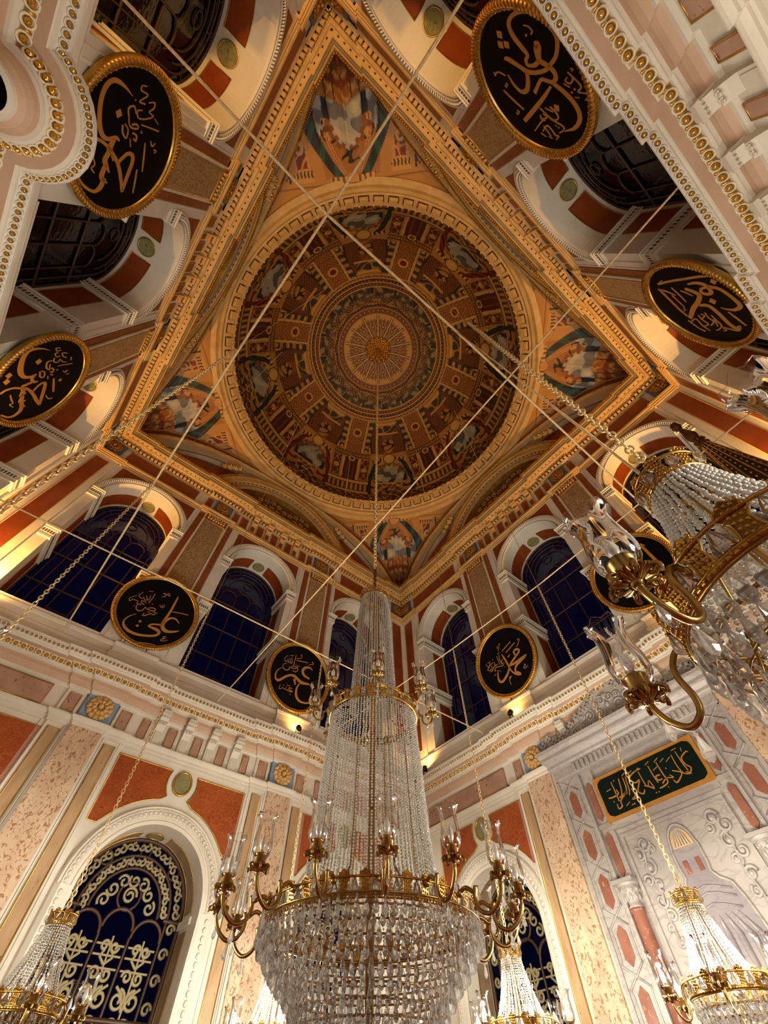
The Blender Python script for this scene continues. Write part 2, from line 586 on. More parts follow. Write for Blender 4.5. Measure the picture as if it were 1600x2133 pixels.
def imposts_mesh():
    """two levels of dentilled impost bands on both jambs, wrapping into the reveal"""
    mb = MB()
    for z0 in (11.55, 9.62):
        for s in (-1, 1):
            def bx(ua, ub, za, zb, da, db, m=0):
                u0, u1 = sorted((s * ua, s * ub))
                mb.box(u0, u1, za, zb, da, db, m)
            for (o, za, zb) in ((0.045, z0, z0 + 0.06), (0.03, z0 + 0.06, z0 + 0.11), (0.05, z0 + 0.11, z0 + 0.23), (0.075, z0 + 0.23, z0 + 0.29), (0.10, z0 + 0.29, z0 + 0.33)):
                bx(1.08 - o, 1.33, za, zb, -0.97, o)
            for k in range(5):
                u = 1.06 + k * 0.055
                bx(u, u + 0.02, z0 + 0.12, z0 + 0.22, 0.045, 0.056, 1)
            for k in range(15):
                d = -0.93 + k * 0.062
                bx(1.08 - 0.056, 1.08 - 0.045, z0 + 0.12, z0 + 0.22, d, d + 0.022, 1)
    return mb.mesh('impost_band', [WHITE, GROOVE_SHADOW])

def soffit_mesh():
    """red arcs and the round green medallion on the underside of the arch, red panels on the jambs"""
    mb = MB()
    R = UP_R
    def strip(a0, a1, d0, d1, off, mat, n=18):
        P = np.array([[(R - off) * np.array([math.cos(a), math.sin(a), 0]) + np.array([0, UP_SP, d]) for d in (d0, d1)] for a in np.linspace(a0, a1, n)])
        mb.grid(P, mat, True)
    for s in (0, 1):
        a0, a1 = (0.10, PI / 2 - 0.26)
        if s:
            a0, a1 = PI - a1, PI - a0
        strip(a0, a1, -0.84, -0.42, 0.008, 0)
        for d in (-0.85, -0.41):
            mb.tube([((R - .01) * math.cos(a), UP_SP + (R - .01) * math.sin(a), d) for a in np.linspace(a0, a1, 18)], 0.009, 4, 1, caps=False)
        for a in (a0, a1):
            mb.tube([((R - .01) * math.cos(a), UP_SP + (R - .01) * math.sin(a), d) for d in (-0.85, -0.41)], 0.009, 4, 1)
    for sx in (-1, 1):
        for (za, zb) in ((8.02, 9.5), (10.05, 11.45)):
            x = sx * (R - 0.008)
            mb.quad((x, za, -0.84), (x, za, -0.42), (x, zb, -0.42), (x, zb, -0.84), 0)
            mb.tube([(x, za, -0.85), (x, za, -0.41), (x, zb, -0.41), (x, zb, -0.85)], 0.009, 4, 1, closed=True)
    return mb.mesh('soffit_panel', [RED, GOLD])

def soffit_medal_mesh():
    mb = MB()
    c = np.array([0, UP_SP + UP_R - 0.02, -0.63])
    n = 28
    ring = [(0.19 * math.cos(2 * PI * k / n), 0, 0.19 * math.sin(2 * PI * k / n)) for k in range(n)]
    def ar(p):
        a = p[0] / UP_R
        return ((UP_R - 0.02) * math.sin(a), UP_SP + (UP_R - 0.02) * math.cos(a), -0.63 + p[2])
    mb.add([ar(p) for p in ring], (tuple(range(n)),), 0)
    mb.tube([ar(p) for p in ring], 0.014, 6, 1, closed=True)
    return mb.mesh('medallion', [GREEN, GOLD])

def pilaster_mesh():
    mb = MB()
    mb.box(-0.76, 0.76, 7.9, 13.3, -0.02, 0.03, 0)
    mb.box(-0.40, 0.40, 7.9, 13.3, 0.0, 0.09, 0)
    for s in (-1, 1):
        a, b = sorted((s * 0.42, s * 0.58))
        mb.box(a, b, 8.25, 13.22, 0.0, 0.055, 1)
        mb.tube([(s * 0.41, 8.2, 0.06), (s * 0.41, 13.25, 0.06)], 0.010, 4, 3)
        mb.box(min(s * 0.6, s * 0.64), max(s * 0.6, s * 0.64), 7.95, 13.25, 0.0, 0.05, 0)
    mb.box(-0.33, 0.33, 8.3, 12.92, 0.05, 0.097, 2)
    mb.tube([(-0.335, 8.28, 0.097), (0.335, 8.28, 0.097), (0.335, 12.94, 0.097), (-0.335, 12.94, 0.097)], 0.012, 4, 3, closed=True)
    mb.box(-0.37, 0.37, 12.95, 13.0, 0.05, 0.115, 3)
    return mb.mesh('pilaster_shaft', [WHITE, BROWN, UPMOTTLE, GOLD])

def capital_mesh():
    mb = MB()
    mb.box(-0.36, 0.36, 13.0, 13.27, 0.05, 0.10, 1)
    for row, (z, n) in enumerate(((13.06, 7), (13.15, 6), (13.22, 7))):
        for k in range(n):
            u = -0.31 + 0.62 * (k + 0.5) / n
            mb.ball((u, z, 0.11), 0.035, 0.045, 0.035, 7, 5, 0)
            mb.ball((u + 0.03, z + 0.03, 0.13), 0.018, 0.018, 0.02, 6, 4, 2)
    mb.box(-0.40, 0.40, 13.25, 13.29, 0.05, 0.16, 0)
    return mb.mesh('capital', [OCHRE, RED, GOLD])

def architrave_mesh():
    mb = MB()
    pth = breaks([(0.50, 0.07)], (5.30, 0.05))
    mb.sweep(pth, [(0, 13.25), (0.05, 13.25), (0.05, 13.30), (0.075, 13.31), (0.075, 13.36), (0.10, 13.38), (0.115, 13.42), (0.115, 13.45), (0.03, 13.46), (0.02, 13.46)], 0)
    return mb.mesh('architrave', [OCHRE])

def upper_frieze_mesh():
    mb = MB()
    # red panels
    def panel(u0, u1):
        framed(mb, rect(u0, u1, 13.55, 14.08), 0.03, 0.02, 0, 1, 0.010)
    for s in (-1, 1):
        panel(*sorted((s * 2.98, s * 5.32)))
        for c in (2.03,):
            for q in (-0.50, 0.50):
                panel(*sorted((s * (c + q - 0.1), s * (c + q + 0.1))))
        panel(*sorted((s * 1.08, s * 1.34)))
        panel(*sorted((s * 0.46, s * 0.70)))
    panel(-0.12, 0.12)
    return mb.mesh('frieze_panel', [RED, OCHRE])

def rosette_block_mesh(corner=False, low=False):
    mb = MB()
    if low:
        mb.box(-0.29, 0.29, 6.25, 6.74, -0.1, 0.0, 0)
        rosette_mesh(mb, 0, 6.495, 0.0, 0.235, 1, 12, 0.10)
    else:
        mb.box(-0.30, 0.30, 13.47, 14.2, 0.0, 0.10, 0)
        rosette_mesh(mb, 0, 13.84, 0.10, 0.25, 1, 12, 0.07)
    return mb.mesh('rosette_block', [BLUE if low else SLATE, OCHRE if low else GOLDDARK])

def corbel_mesh(low):
    """scroll bracket carrying the cornice"""
    mb = MB()
    z0, z1, w, d0 = (6.2, 6.86, 0.085, -0.1) if low else (13.48, 14.32, 0.095, 0.02)
    H = z1 - z0
    prof = [(0.05, z0), (0.06, z0 + 0.02 * H), (0.05, z0 + 0.08 * H), (0.055, z0 + 0.45 * H), (0.10, z0 + 0.58 * H), (0.15, z0 + 0.66 * H), (0.13, z0 + 0.74 * H), (0.19, z0 + 0.80 * H), (0.19, z0 + 0.86 * H), (0.24, z0 + 0.88 * H), (0.24, z1)]
    for j in range(len(prof) - 1):
        (a, za), (b, zb) = prof[j], prof[j + 1]
        mb.quad((-w, za, d0 + a), (w, za, d0 + a), (w, zb, d0 + b), (-w, zb, d0 + b), 0)
        for s in (-w, w):
            mb.quad((s, za, d0), (s, za, d0 + a), (s, zb, d0 + b), (s, zb, d0), 0)
    mb.box(-w + 0.035, w - 0.035, z0 + 0.12 * H, z0 + 0.42 * H, d0 + 0.05, d0 + 0.062, 1)
    mb.box(-w - 0.015, w + 0.015, z0 + 0.86 * H, z0 + 0.90 * H, d0, d0 + 0.25, 0)
    for s in (-1, 1):
        for k in range(10):
            a = k * 0.7
            rr = 0.04 * (1 - k / 11)
            mb.ball((s * 0.035 + rr * math.cos(a) * 0.7, z0 + 0.62 * H + rr * math.sin(a), d0 + 0.15), 0.014, 0.014, 0.012, 5, 4, 1 if not low else 0)
    for k in range(4):
        mb.tube([(-w + 0.02 + k * 0.05 * w / 0.085, z0 + 0.79 * H, d0 + 0.2), (-w + 0.02 + k * 0.05 * w / 0.085, z0 + 0.86 * H, d0 + 0.2)], 0.010, 5, 0)
    return mb.mesh('corbel', [OCHRE, RED] if not low else [WHITE, WHITE])

def dent_row(mb, path, off, z0, z1, dep, w, sp, mat):
    def fn(u, z, d, t, n):
        c, s = t
        mb.add([(u + a * t[0] + b * n[0], y, d + a * t[1] + b * n[1]) for y in (z0, z1) for b in (0, dep) for a in (-w / 2, w / 2)],
               ((0, 2, 3, 1), (4, 5, 7, 6), (0, 1, 5, 4), (2, 6, 7, 3), (0, 4, 6, 2), (1, 3, 7, 5)), mat)
    along(path, off, sp, 0, fn)

def upper_cornice_mesh():
    mb = MB()
    pth = breaks([(0.50, 0.07)], (5.30, 0.05))
    # 0 ochre, 1 gold edge, 2 grey-green line, 3 groove
    prof = [(0.02, 14.14), (0.07, 14.15), (0.07, 14.17), (0.09, 14.18), (0.09, 14.33), (0.19, 14.34), (0.19, 14.36), (0.23, 14.38), (0.25, 14.42), (0.36, 14.43), (0.37, 14.45), (0.37, 14.56), (0.39, 14.57), (0.40, 14.62), (0.43, 14.66), (0.455, 14.70), (0.47, 14.74), (0.47, 14.78), (-0.2, 14.80)]
    mats = [0, 0, 0, 3, 0, 0, 0, 0, 0, 0, 0, 2, 2, 0, 1, 1, 1, 0]
    mb.sweep(pth, prof, mats)
    dent_row(mb, pth, 0.09, 14.19, 14.33, 0.085, 0.085, 0.125, 0)
    dent_row(mb, pth, 0.175, 14.235, 14.285, 0.003, 0.035, 0.125, 3)
    dent_row(mb, pth, 0.27, 14.415, 14.427, 0.03, 0.045, 0.16, 3)
    def bead(u, z, d, t, n):
        mb.ball((u, z, d), 0.022, 0.022, 0.018, 6, 4, 1)
    along(pth, 0.462, 0.062, 14.715, bead)
    return mb.mesh('cornice', [OCHRE, GOLD, GREYLINE, GROOVE_SHADOW])

# ---- lower storey
def low_spandrel_mesh():
    mb = MB()
    R, sp = 1.43, LOW_SP
    mz = 5.74
    for s in (-1, 1):
        p = []
        for a in np.linspace(PI / 2 - 0.235, 0.62, 24):
            q = (s * R * math.cos(a), sp + R * math.sin(a))
            if abs(q[0]) <= 1.33:
                p.append(q)
        med = [(s * 0.30 * math.cos(t), mz + 0.36 * math.sin(t)) for t in np.linspace(0.5, -0.8, 9)]
        med = [(s * max(0.16, abs(q[0])), q[1]) for q in med]
        poly = [(s * 1.33, 5.92), (s * 0.31, 5.92)] + med + p + [(s * 1.33, p[-1][1])]
        if s > 0:
            poly = poly[::-1]
        framed(mb, poly, -0.1, 0.02, 0, 1, 0.014)
    return mb.mesh('spandrel_panel', [ORANGE, GOLD])

def low_medal_mesh():
    mb = MB()
    n = 32
    ring = [(0.17 * math.cos(2 * PI * k / n), 5.74 + 0.20 * math.sin(2 * PI * k / n), -0.07) for k in range(n)]
    mb.add(ring, (tuple(range(n)),), 0)
    mb.tube(ring, 0.022, 6, 1, closed=True)
    return mb.mesh('medallion', [GREEN, GOLD])

def low_arch_mesh():
    mb = MB()
    D = -0.1
    arch_sweep(mb, 0, LOW_SP, [(1.03, D), (1.03, D + .04), (1.08, D + .06), (1.10, D + .04), (1.12, D + .04), (1.14, D + .07), (1.24, D + .10), (1.26, D + .08), (1.29, D + .085), (1.31, D + .06), (1.32, D)], 0)
    for s in (-1, 1):
        for j, (r1, d1, r2, d2) in enumerate(((1.03, .04, 1.08, .06), (1.08, .06, 1.14, .07), (1.14, .07, 1.24, .10), (1.24, .10, 1.31, .06), (1.31, .06, 1.32, 0))):
            mb.quad((s * r1, LOW_B, D + d1), (s * r2, LOW_B, D + d2), (s * r2, LOW_SP, D + d2), (s * r1, LOW_SP, D + d1), 0)
        k = LOW_B + 0.1
        while k < LOW_SP:
            mb.ball((s * 1.19, k, D + .09), 0.035, 0.045, 0.02, 6, 4, 0)
            k += 0.10
    n = 44
    for k in range(n):
        a = PI * (k + 0.5) / n
        mb.ball((1.19 * math.cos(a), LOW_SP + 1.19 * math.sin(a), D + .09), 0.04, 0.04, 0.022, 6, 4, 0)
        mb.tube([(r * math.cos(a + .035), LOW_SP + r * math.sin(a + .035), D + d) for r, d in ((1.14, .075), (1.24, .105))], 0.007, 4, 0, caps=False)
    return mb.mesh('arch_moulding', [WHITE])

def low_soffit_mesh():
    mb = MB()
    R = LOW_R - 0.008
    for s in (0, 1):
        a0, a1 = (0.08, PI / 2 - 0.26)
        if s:
            a0, a1 = PI - a1, PI - a0
        P = np.array([[(R * math.cos(a), LOW_SP + R * math.sin(a), d) for d in (-0.72, -0.42)] for a in np.linspace(a0, a1, 18)])
        mb.grid(P, 0, True)
        for d in (-0.72, -0.42):
            mb.tube([(R * math.cos(a), LOW_SP + R * math.sin(a), d) for a in np.linspace(a0, a1, 18)], 0.009, 4, 1, caps=False)
    for sx in (-1, 1):
        mb.quad((sx * R, 1.1, -0.72), (sx * R, 1.1, -0.42), (sx * R, 3.85, -0.42), (sx * R, 3.85, -0.72), 0)
        for d in (-0.72, -0.42):
            mb.tube([(sx * R, 1.1, d), (sx * R, 3.85, d)], 0.009, 4, 1)
        mb.box(min(sx * R, sx * (R - .04)), max(sx * R, sx * (R - .04)), 3.9, 4.0, -0.8, -0.3, 2)
    n = 24
    ring = [((R - .01) * math.sin(0.15 * math.cos(2 * PI * k / n)), LOW_SP + (R - .01) * math.cos(0.15 * math.cos(2 * PI * k / n)), -0.57 + 0.13 * math.sin(2 * PI * k / n)) for k in range(n)]
    mb.add(ring, (tuple(range(n)),), 3)
    mb.tube(ring, 0.012, 6, 1, closed=True)
    return mb.mesh('soffit_panel', [GREYBAND, GOLD, WHITE, GREEN])

def low_pilaster_mesh():
    mb = MB()
    D = -0.1
    mb.box(-0.76, 0.76, 0, 6.06, D - .02, D + 0.02, 0)
    mb.box(-0.68, 0.68, 0, 6.06, D, D + 0.05, 0)
    mb.box(-0.33, 0.33, 0, 6.06, D, D + 0.09, 0)
    mb.box(-0.285, 0.285, 0.3, 6.06, D + .05, D + 0.14, 1)
    for s in (-1, 1):
        framed(mb, rect(*sorted((s * 0.40, s * 0.60)), 0.3, 5.96), D + 0.05, 0.012, 2, 3, 0.012)
        mb.tube([(s * 0.66, 0, D + .05), (s * 0.66, 6.05, D + .05)], 0.014, 5, 0)
        mb.tube([(s * 0.35, 0, D + .07), (s * 0.35, 6.05, D + .07)], 0.014, 5, 0)
    return mb.mesh('pilaster_shaft', [WHITE, MOTTLE, BEIGE, GOLD])

def low_architrave_mesh():
    mb = MB()
    pth = breaks(LOW_STEPS)
    o = -0.1
    mb.sweep(pth, [(o, 6.04), (o + .03, 6.04), (o + .03, 6.09), (o + .05, 6.10), (o + .05, 6.14), (o + .09, 6.17), (o + .10, 6.20), (o + .10, 6.22), (o, 6.23)], 0, ends=((1, 1), (-1, 1)))
    return mb.mesh('architrave', [WHITE])

def low_frieze_mesh(mihrab):
    mb = MB()
    D = -0.1
    for s in (-1, 1):
        framed(mb, rect(*sorted((s * 3.0, s * 5.6)), 6.27, 6.66), D, 0.03, 0, 1, 0.013)
        for q in (-0.5, 0.5):
            mb.box(*sorted((s * (2.07 + q - .17), s * (2.07 + q + .17))), 6.22, 6.74, D, D + 0.05, 2)
            framed(mb, rect(*sorted((s * (2.07 + q - .1), s * (2.07 + q + .1))), 6.29, 6.63), D + 0.05, 0.012, 0, 1, 0.012)
    if not mihrab:
        for u in (0, .57, -.57, 1.14, -1.14):
            w = 0.085 if abs(u) < 1 else 0.07
            framed(mb, rect(u - w, u + w, 6.28, 6.64), D, 0.03, 0, 1, 0.012)
    return mb.mesh('frieze_panel', [MAUVE, GOLD, WHITE])

LOW_PROF = [(-0.10, 6.70), (-0.06, 6.72), (-0.055, 6.76), (-0.01, 6.80), (0.015, 6.86), (0.02, 6.93), (0.05, 6.935), (0.05, 6.965), (0.075, 6.975), (0.08, 7.00), (0.13, 7.06), (0.145, 7.07), (0.25, 7.075), (0.255, 7.095), (0.275, 7.10), (0.28, 7.13), (0.335, 7.22), (0.35, 7.225), (0.35, 7.25), (0.33, 7.26), (0.10, 7.29), (-0.02, 7.29)]
LOW_MATS = [0, 0, 1, 1, 1, 0, 0, 0, 0, 2, 0, 1, 0, 0, 0, 0, 0, 0, 0, 0, 0]
def low_cornice_mesh(bow=None):
    mb = MB()
    pth = breaks(LOW_STEPS, None, bow)
    mb.sweep(pth, LOW_PROF, LOW_MATS)
    return mb.mesh('cornice', [WHITE, PINK, OCHRE])

def ring_bead(mb, u, z, d, t, n, r, up):
    """a gilt boss in a white ring, facing out and down"""
    ax = np.array([n[0] * 0.80, -0.60, n[1] * 0.80])
    e1 = np.array([t[0], 0, t[1]])
    e2 = np.cross(ax, e1)
    c = np.array([u, z, d])
    mb.tube([c + r * (math.cos(k * PI / 5) * e1 * 0.9 + math.sin(k * PI / 5) * e2) for k in range(10)], r * 0.22, 5, 0, closed=True)
    t2 = np.linspace(0, PI, 5)
    a2 = np.linspace(0, 2 * PI, 8, endpoint=False)
    P = np.stack([[r * 0.62 * math.sin(p) * (math.cos(q) * e1 + math.sin(q) * e2) + r * 0.62 * math.cos(p) * ax + c for q in a2] for p in t2])
    mb.grid(P, 1, True, closed_v=True)

def low_beads_mesh(bow=None):
    mb = MB()
    pth = breaks(LOW_STEPS, None, bow)
    along(pth, 0.318, 0.082, 7.172, lambda u, z, d, t, n: ring_bead(mb, u, z, d, t, n, 0.041, 0))
    return mb.mesh('bead_row', [WHITE, BOSS])

def low_eggs_mesh(bow=None):
    mb = MB()
    pth = breaks(LOW_STEPS, None, bow)
    def egg(u, z, d, t, n):
        ring_bead(mb, u, z, d, t, n, 0.056, 0)
        e1 = np.array([t[0], 0, t[1]])
        c = np.array([u, z, d]) + e1 * 0.068
        mb.tube([c + np.array([n[0] * 0.03, 0.03, n[1] * 0.03]), c - np.array([n[0] * 0.02, 0.035, n[1] * 0.02])], [0.014, 0.007], 5, 1)
    along(pth, 0.112, 0.136, 7.025, egg)
    return mb.mesh('egg_row', [OCHRE2, BOSS])

def plinth_mesh():
    """moulded base under the upper windows, breaking forward under each roundel"""
    mb = MB()
    pth = [(-A, 0)]
    for c in PIL:
        pth += [(c - 0.42, 0), (c - 0.42, 0.07), (c + 0.42, 0.07), (c + 0.42, 0)]
    pth += [(A, 0)]
    mb.sweep(pth, [(0.07, 7.26), (0.07, 7.50), (0.085, 7.52), (0.085, 7.58), (0.05, 7.61), (0.045, 7.76), (0.06, 7.78), (0.075, 7.83), (0.06, 7.87), (-0.02, 7.90)], 0)
    for c in UP_C:
        mb.box(c - 1.08, c + 1.08, 7.85, 7.925, -1.0, 0.05, 0)
    return mb.mesh('plinth', [WHITE])

def corner_pier_mesh():
    mb = MB()
    for s in (-1, 1):
        a, b = sorted((s * 5.34, s * 6.1))
        mb.box(a, b, 7.9, 13.27, 0.0, 0.05, 0)
        framed(mb, rect(*sorted((s * 5.52, s * 5.92)), 8.1, 13.08), 0.05, 0.01, 1, 2, 0.010)
    return mb.mesh('corner_panel', [WHITE, RED, OCHRE])

# ---- windows: lead frame and glass
def upper_frame_mesh():
    mb = MB()
    D, R = -0.96, UP_R - 0.01
    def bar(p, r=0.022):
        mb.tube([(q[0], q[1], D) for q in p], r, 5, 0, caps=False)
    for r in (R, R - 0.16, R - 0.30, R - 0.50):
        bar(arc_pts(0, UP_SP, r, 0, PI, 25), 0.03 if r == R else 0.018)
    for s in (-1, 1):
        bar([(s * R, UP_B), (s * R, UP_SP)], 0.03)
        bar([(s * (R - .16), UP_B), (s * (R - .16), UP_SP)], 0.018)
        bar([(s * 0.235, UP_B), (s * 0.235, 11.45)])
        bar([(s * 0.70, UP_B), (s * 0.70, 11.4)], 0.016)
        bar([(s * 0.235, 8.64), (s * 0.235, 8.66)])
    for c in (-0.47, 0.0, 0.47):
        bar(arc_pts(c, 11.45 + (0.12 if c == 0 else 0), 0.235, 0, PI, 13))
    for k in range(5):
        a = PI * (k + 1) / 6
        bar([((R - .30) * math.cos(a), UP_SP + (R - .30) * math.sin(a)), (R * math.cos(a), UP_SP + R * math.sin(a))], 0.015)
    for a in (0.9, PI / 2, PI - 0.9):
        bar(arc_pts((R - .08) * math.cos(a), UP_SP + (R - .08) * math.sin(a), 0.06, 0, 2 * PI, 11), 0.012)
    bar(arc_pts(0, UP_SP + 0.33, 0.13, 0, 2 * PI, 15), 0.016)
    for z in (8.35, 9.2, 10.15, 11.12):
        bar([(-R, z), (R, z)], 0.024)
    bar([(-0.235, 8.66), (0.235, 8.66)], 0.018)
    return mb.mesh('window_frame', [LEAD])

def pane_mesh(R, sp, zb, D, mat=None):
    mb = MB()
    p = [(-R, zb)] + arc_pts(0, sp, R, PI, 0, 33) + [(R, zb)]
    mb.add([(q[0], q[1], D) for q in p], (tuple(range(len(p))),), 0)
    return mb.mesh('window_pane', [mat or PANE])

def low_frame_mesh():
    mb = MB()
    D, R = -0.80, LOW_R - 0.02
    def bar(p, r=0.022):
        mb.tube([(q[0], q[1], D) for q in p], r, 6, 0, caps=False)
    for r, w in ((R, 0.045), (R - 0.24, 0.026), (R - 0.42, 0.026)):
        bar(arc_pts(0, LOW_SP, r, 0, PI, 25), w)
    for a in (0.55, 1.2, PI / 2 + .12, PI / 2 - .12, PI - 1.2, PI - 0.55):
        bar([((R - .42) * math.cos(a), LOW_SP + (R - .42) * math.sin(a)), ((R - .24) * math.cos(a), LOW_SP + (R - .24) * math.sin(a))], 0.018)
    for a in (PI / 2 + .1, PI / 2 - .1):
        bar([((R - .24) * math.cos(a), LOW_SP + (R - .24) * math.sin(a)), (R * math.cos(a), LOW_SP + R * math.sin(a))], 0.018)
    for a in (0.8, PI - 0.8):
        bar(arc_pts((R - .12) * math.cos(a), LOW_SP + (R - .12) * math.sin(a), 0.10, 0, 2 * PI, 15), 0.018)
    bar(arc_pts(0, LOW_SP + 0.22, 0.19, 0, 2 * PI, 19), 0.022)
    for s in (-1, 1):
        bar([(s * R, LOW_B), (s * R, LOW_SP)], 0.045)
        bar([(s * (R - .24), LOW_B), (s * (R - .24), LOW_SP)], 0.024)
        bar([(s * 0.25, LOW_B), (s * 0.25, LOW_SP - .28)], 0.024)
    for c in (-0.51, 0, 0.51):
        bar(arc_pts(c, LOW_SP - .28 + (0.08 if c == 0 else 0), 0.25, 0, PI, 15), 0.028)
    for z in (2.85, 1.9):
        bar([(-R, z), (R, z)], 0.04)
    bar([(R - .3, LOW_SP), (R, LOW_SP)], 0.035)
    bar([(-R, LOW_SP), (-R + .3, LOW_SP)], 0.035)
    return mb.mesh('window_frame', [LEAD])

def low_lattice_mesh():
    """pale scrolled tracery just outside the glass"""
    mb = MB()
    D = -0.80
    def sc(p, r=0.023):
        mb.tube([(q[0], q[1], D) for q in p], r, 5, 0, caps=False)
    def spiral(cx, cz, r, a0, turns, sgn=1):
        sc([(cx + r * (1 - t * 0.75) * math.cos(a0 + sgn * t * turns * 2 * PI), cz + r * (1 - t * 0.75) * math.sin(a0 + sgn * t * turns * 2 * PI)) for t in np.linspace(0, 1, 22)])
    for c in (-0.51, 0.0, 0.51):
        sc([(c, 1.0), (c, 2.6), (c + .02, 3.2), (c, 3.72)], 0.018)
        for s in (-1, 1):
            for (dx, z, r, a, t, g) in ((.115, 3.06, .12, PI / 2, 1.4, s), (.10, 2.80, .11, -PI / 2, 1.3, -s), (.12, 2.50, .12, PI / 2, 1.4, s), (.10, 2.22, .11, -PI / 2, 1.3, -s), (.09, 3.30, .08, PI, 1.2, s), (.08, 3.60, .07, 0, 1.2, -s), (.12, 1.7, .12, PI / 2, 1.4, s)):
                spiral(c + s * dx, z, r, a, t, g)
            sc([(c, 2.95), (c + s * .07, 3.12), (c + s * .19, 3.2)], .022)
            sc([(c, 3.40), (c + s * .10, 3.48), (c + s * .06, 3.56)], .022)
            sc([(c, 2.62), (c + s * .08, 2.66), (c + s * .2, 2.62)], .022)
        for z in (3.36, 3.50, 3.62):
            sc([(c - 0.22, z), (c + 0.22, z)], 0.016)
    for k in range(13):
        a = PI * (k + 0.5) / 13
        for r, q in ((0.68, 0.06), (0.90, 0.07)):
            spiral(r * math.cos(a), LOW_SP + r * math.sin(a), q, a, 1.1, 1 if k % 2 else -1)
            spiral(r * math.cos(a + .1), LOW_SP + r * math.sin(a + .1), q * .8, a + 2, 1.0, -1 if k % 2 else 1)
    for k in range(7):
        a = PI * (k + 0.5) / 7
        spiral(0.40 * math.cos(a), LOW_SP + 0.02 + 0.40 * math.sin(a), 0.10, a + 1, 1.2, 1 if k % 2 else -1)
    spiral(0, LOW_SP + 0.22, 0.12, 0, 1.5)
    for s in (-1, 1):
        for z in np.arange(1.2, 3.9, 0.3):
            spiral(s * 0.88, z, 0.08, 0, 1.2, s)
    return mb.mesh('tracery', [plain('pale_tracery', (146, 132, 94), 0.6)])

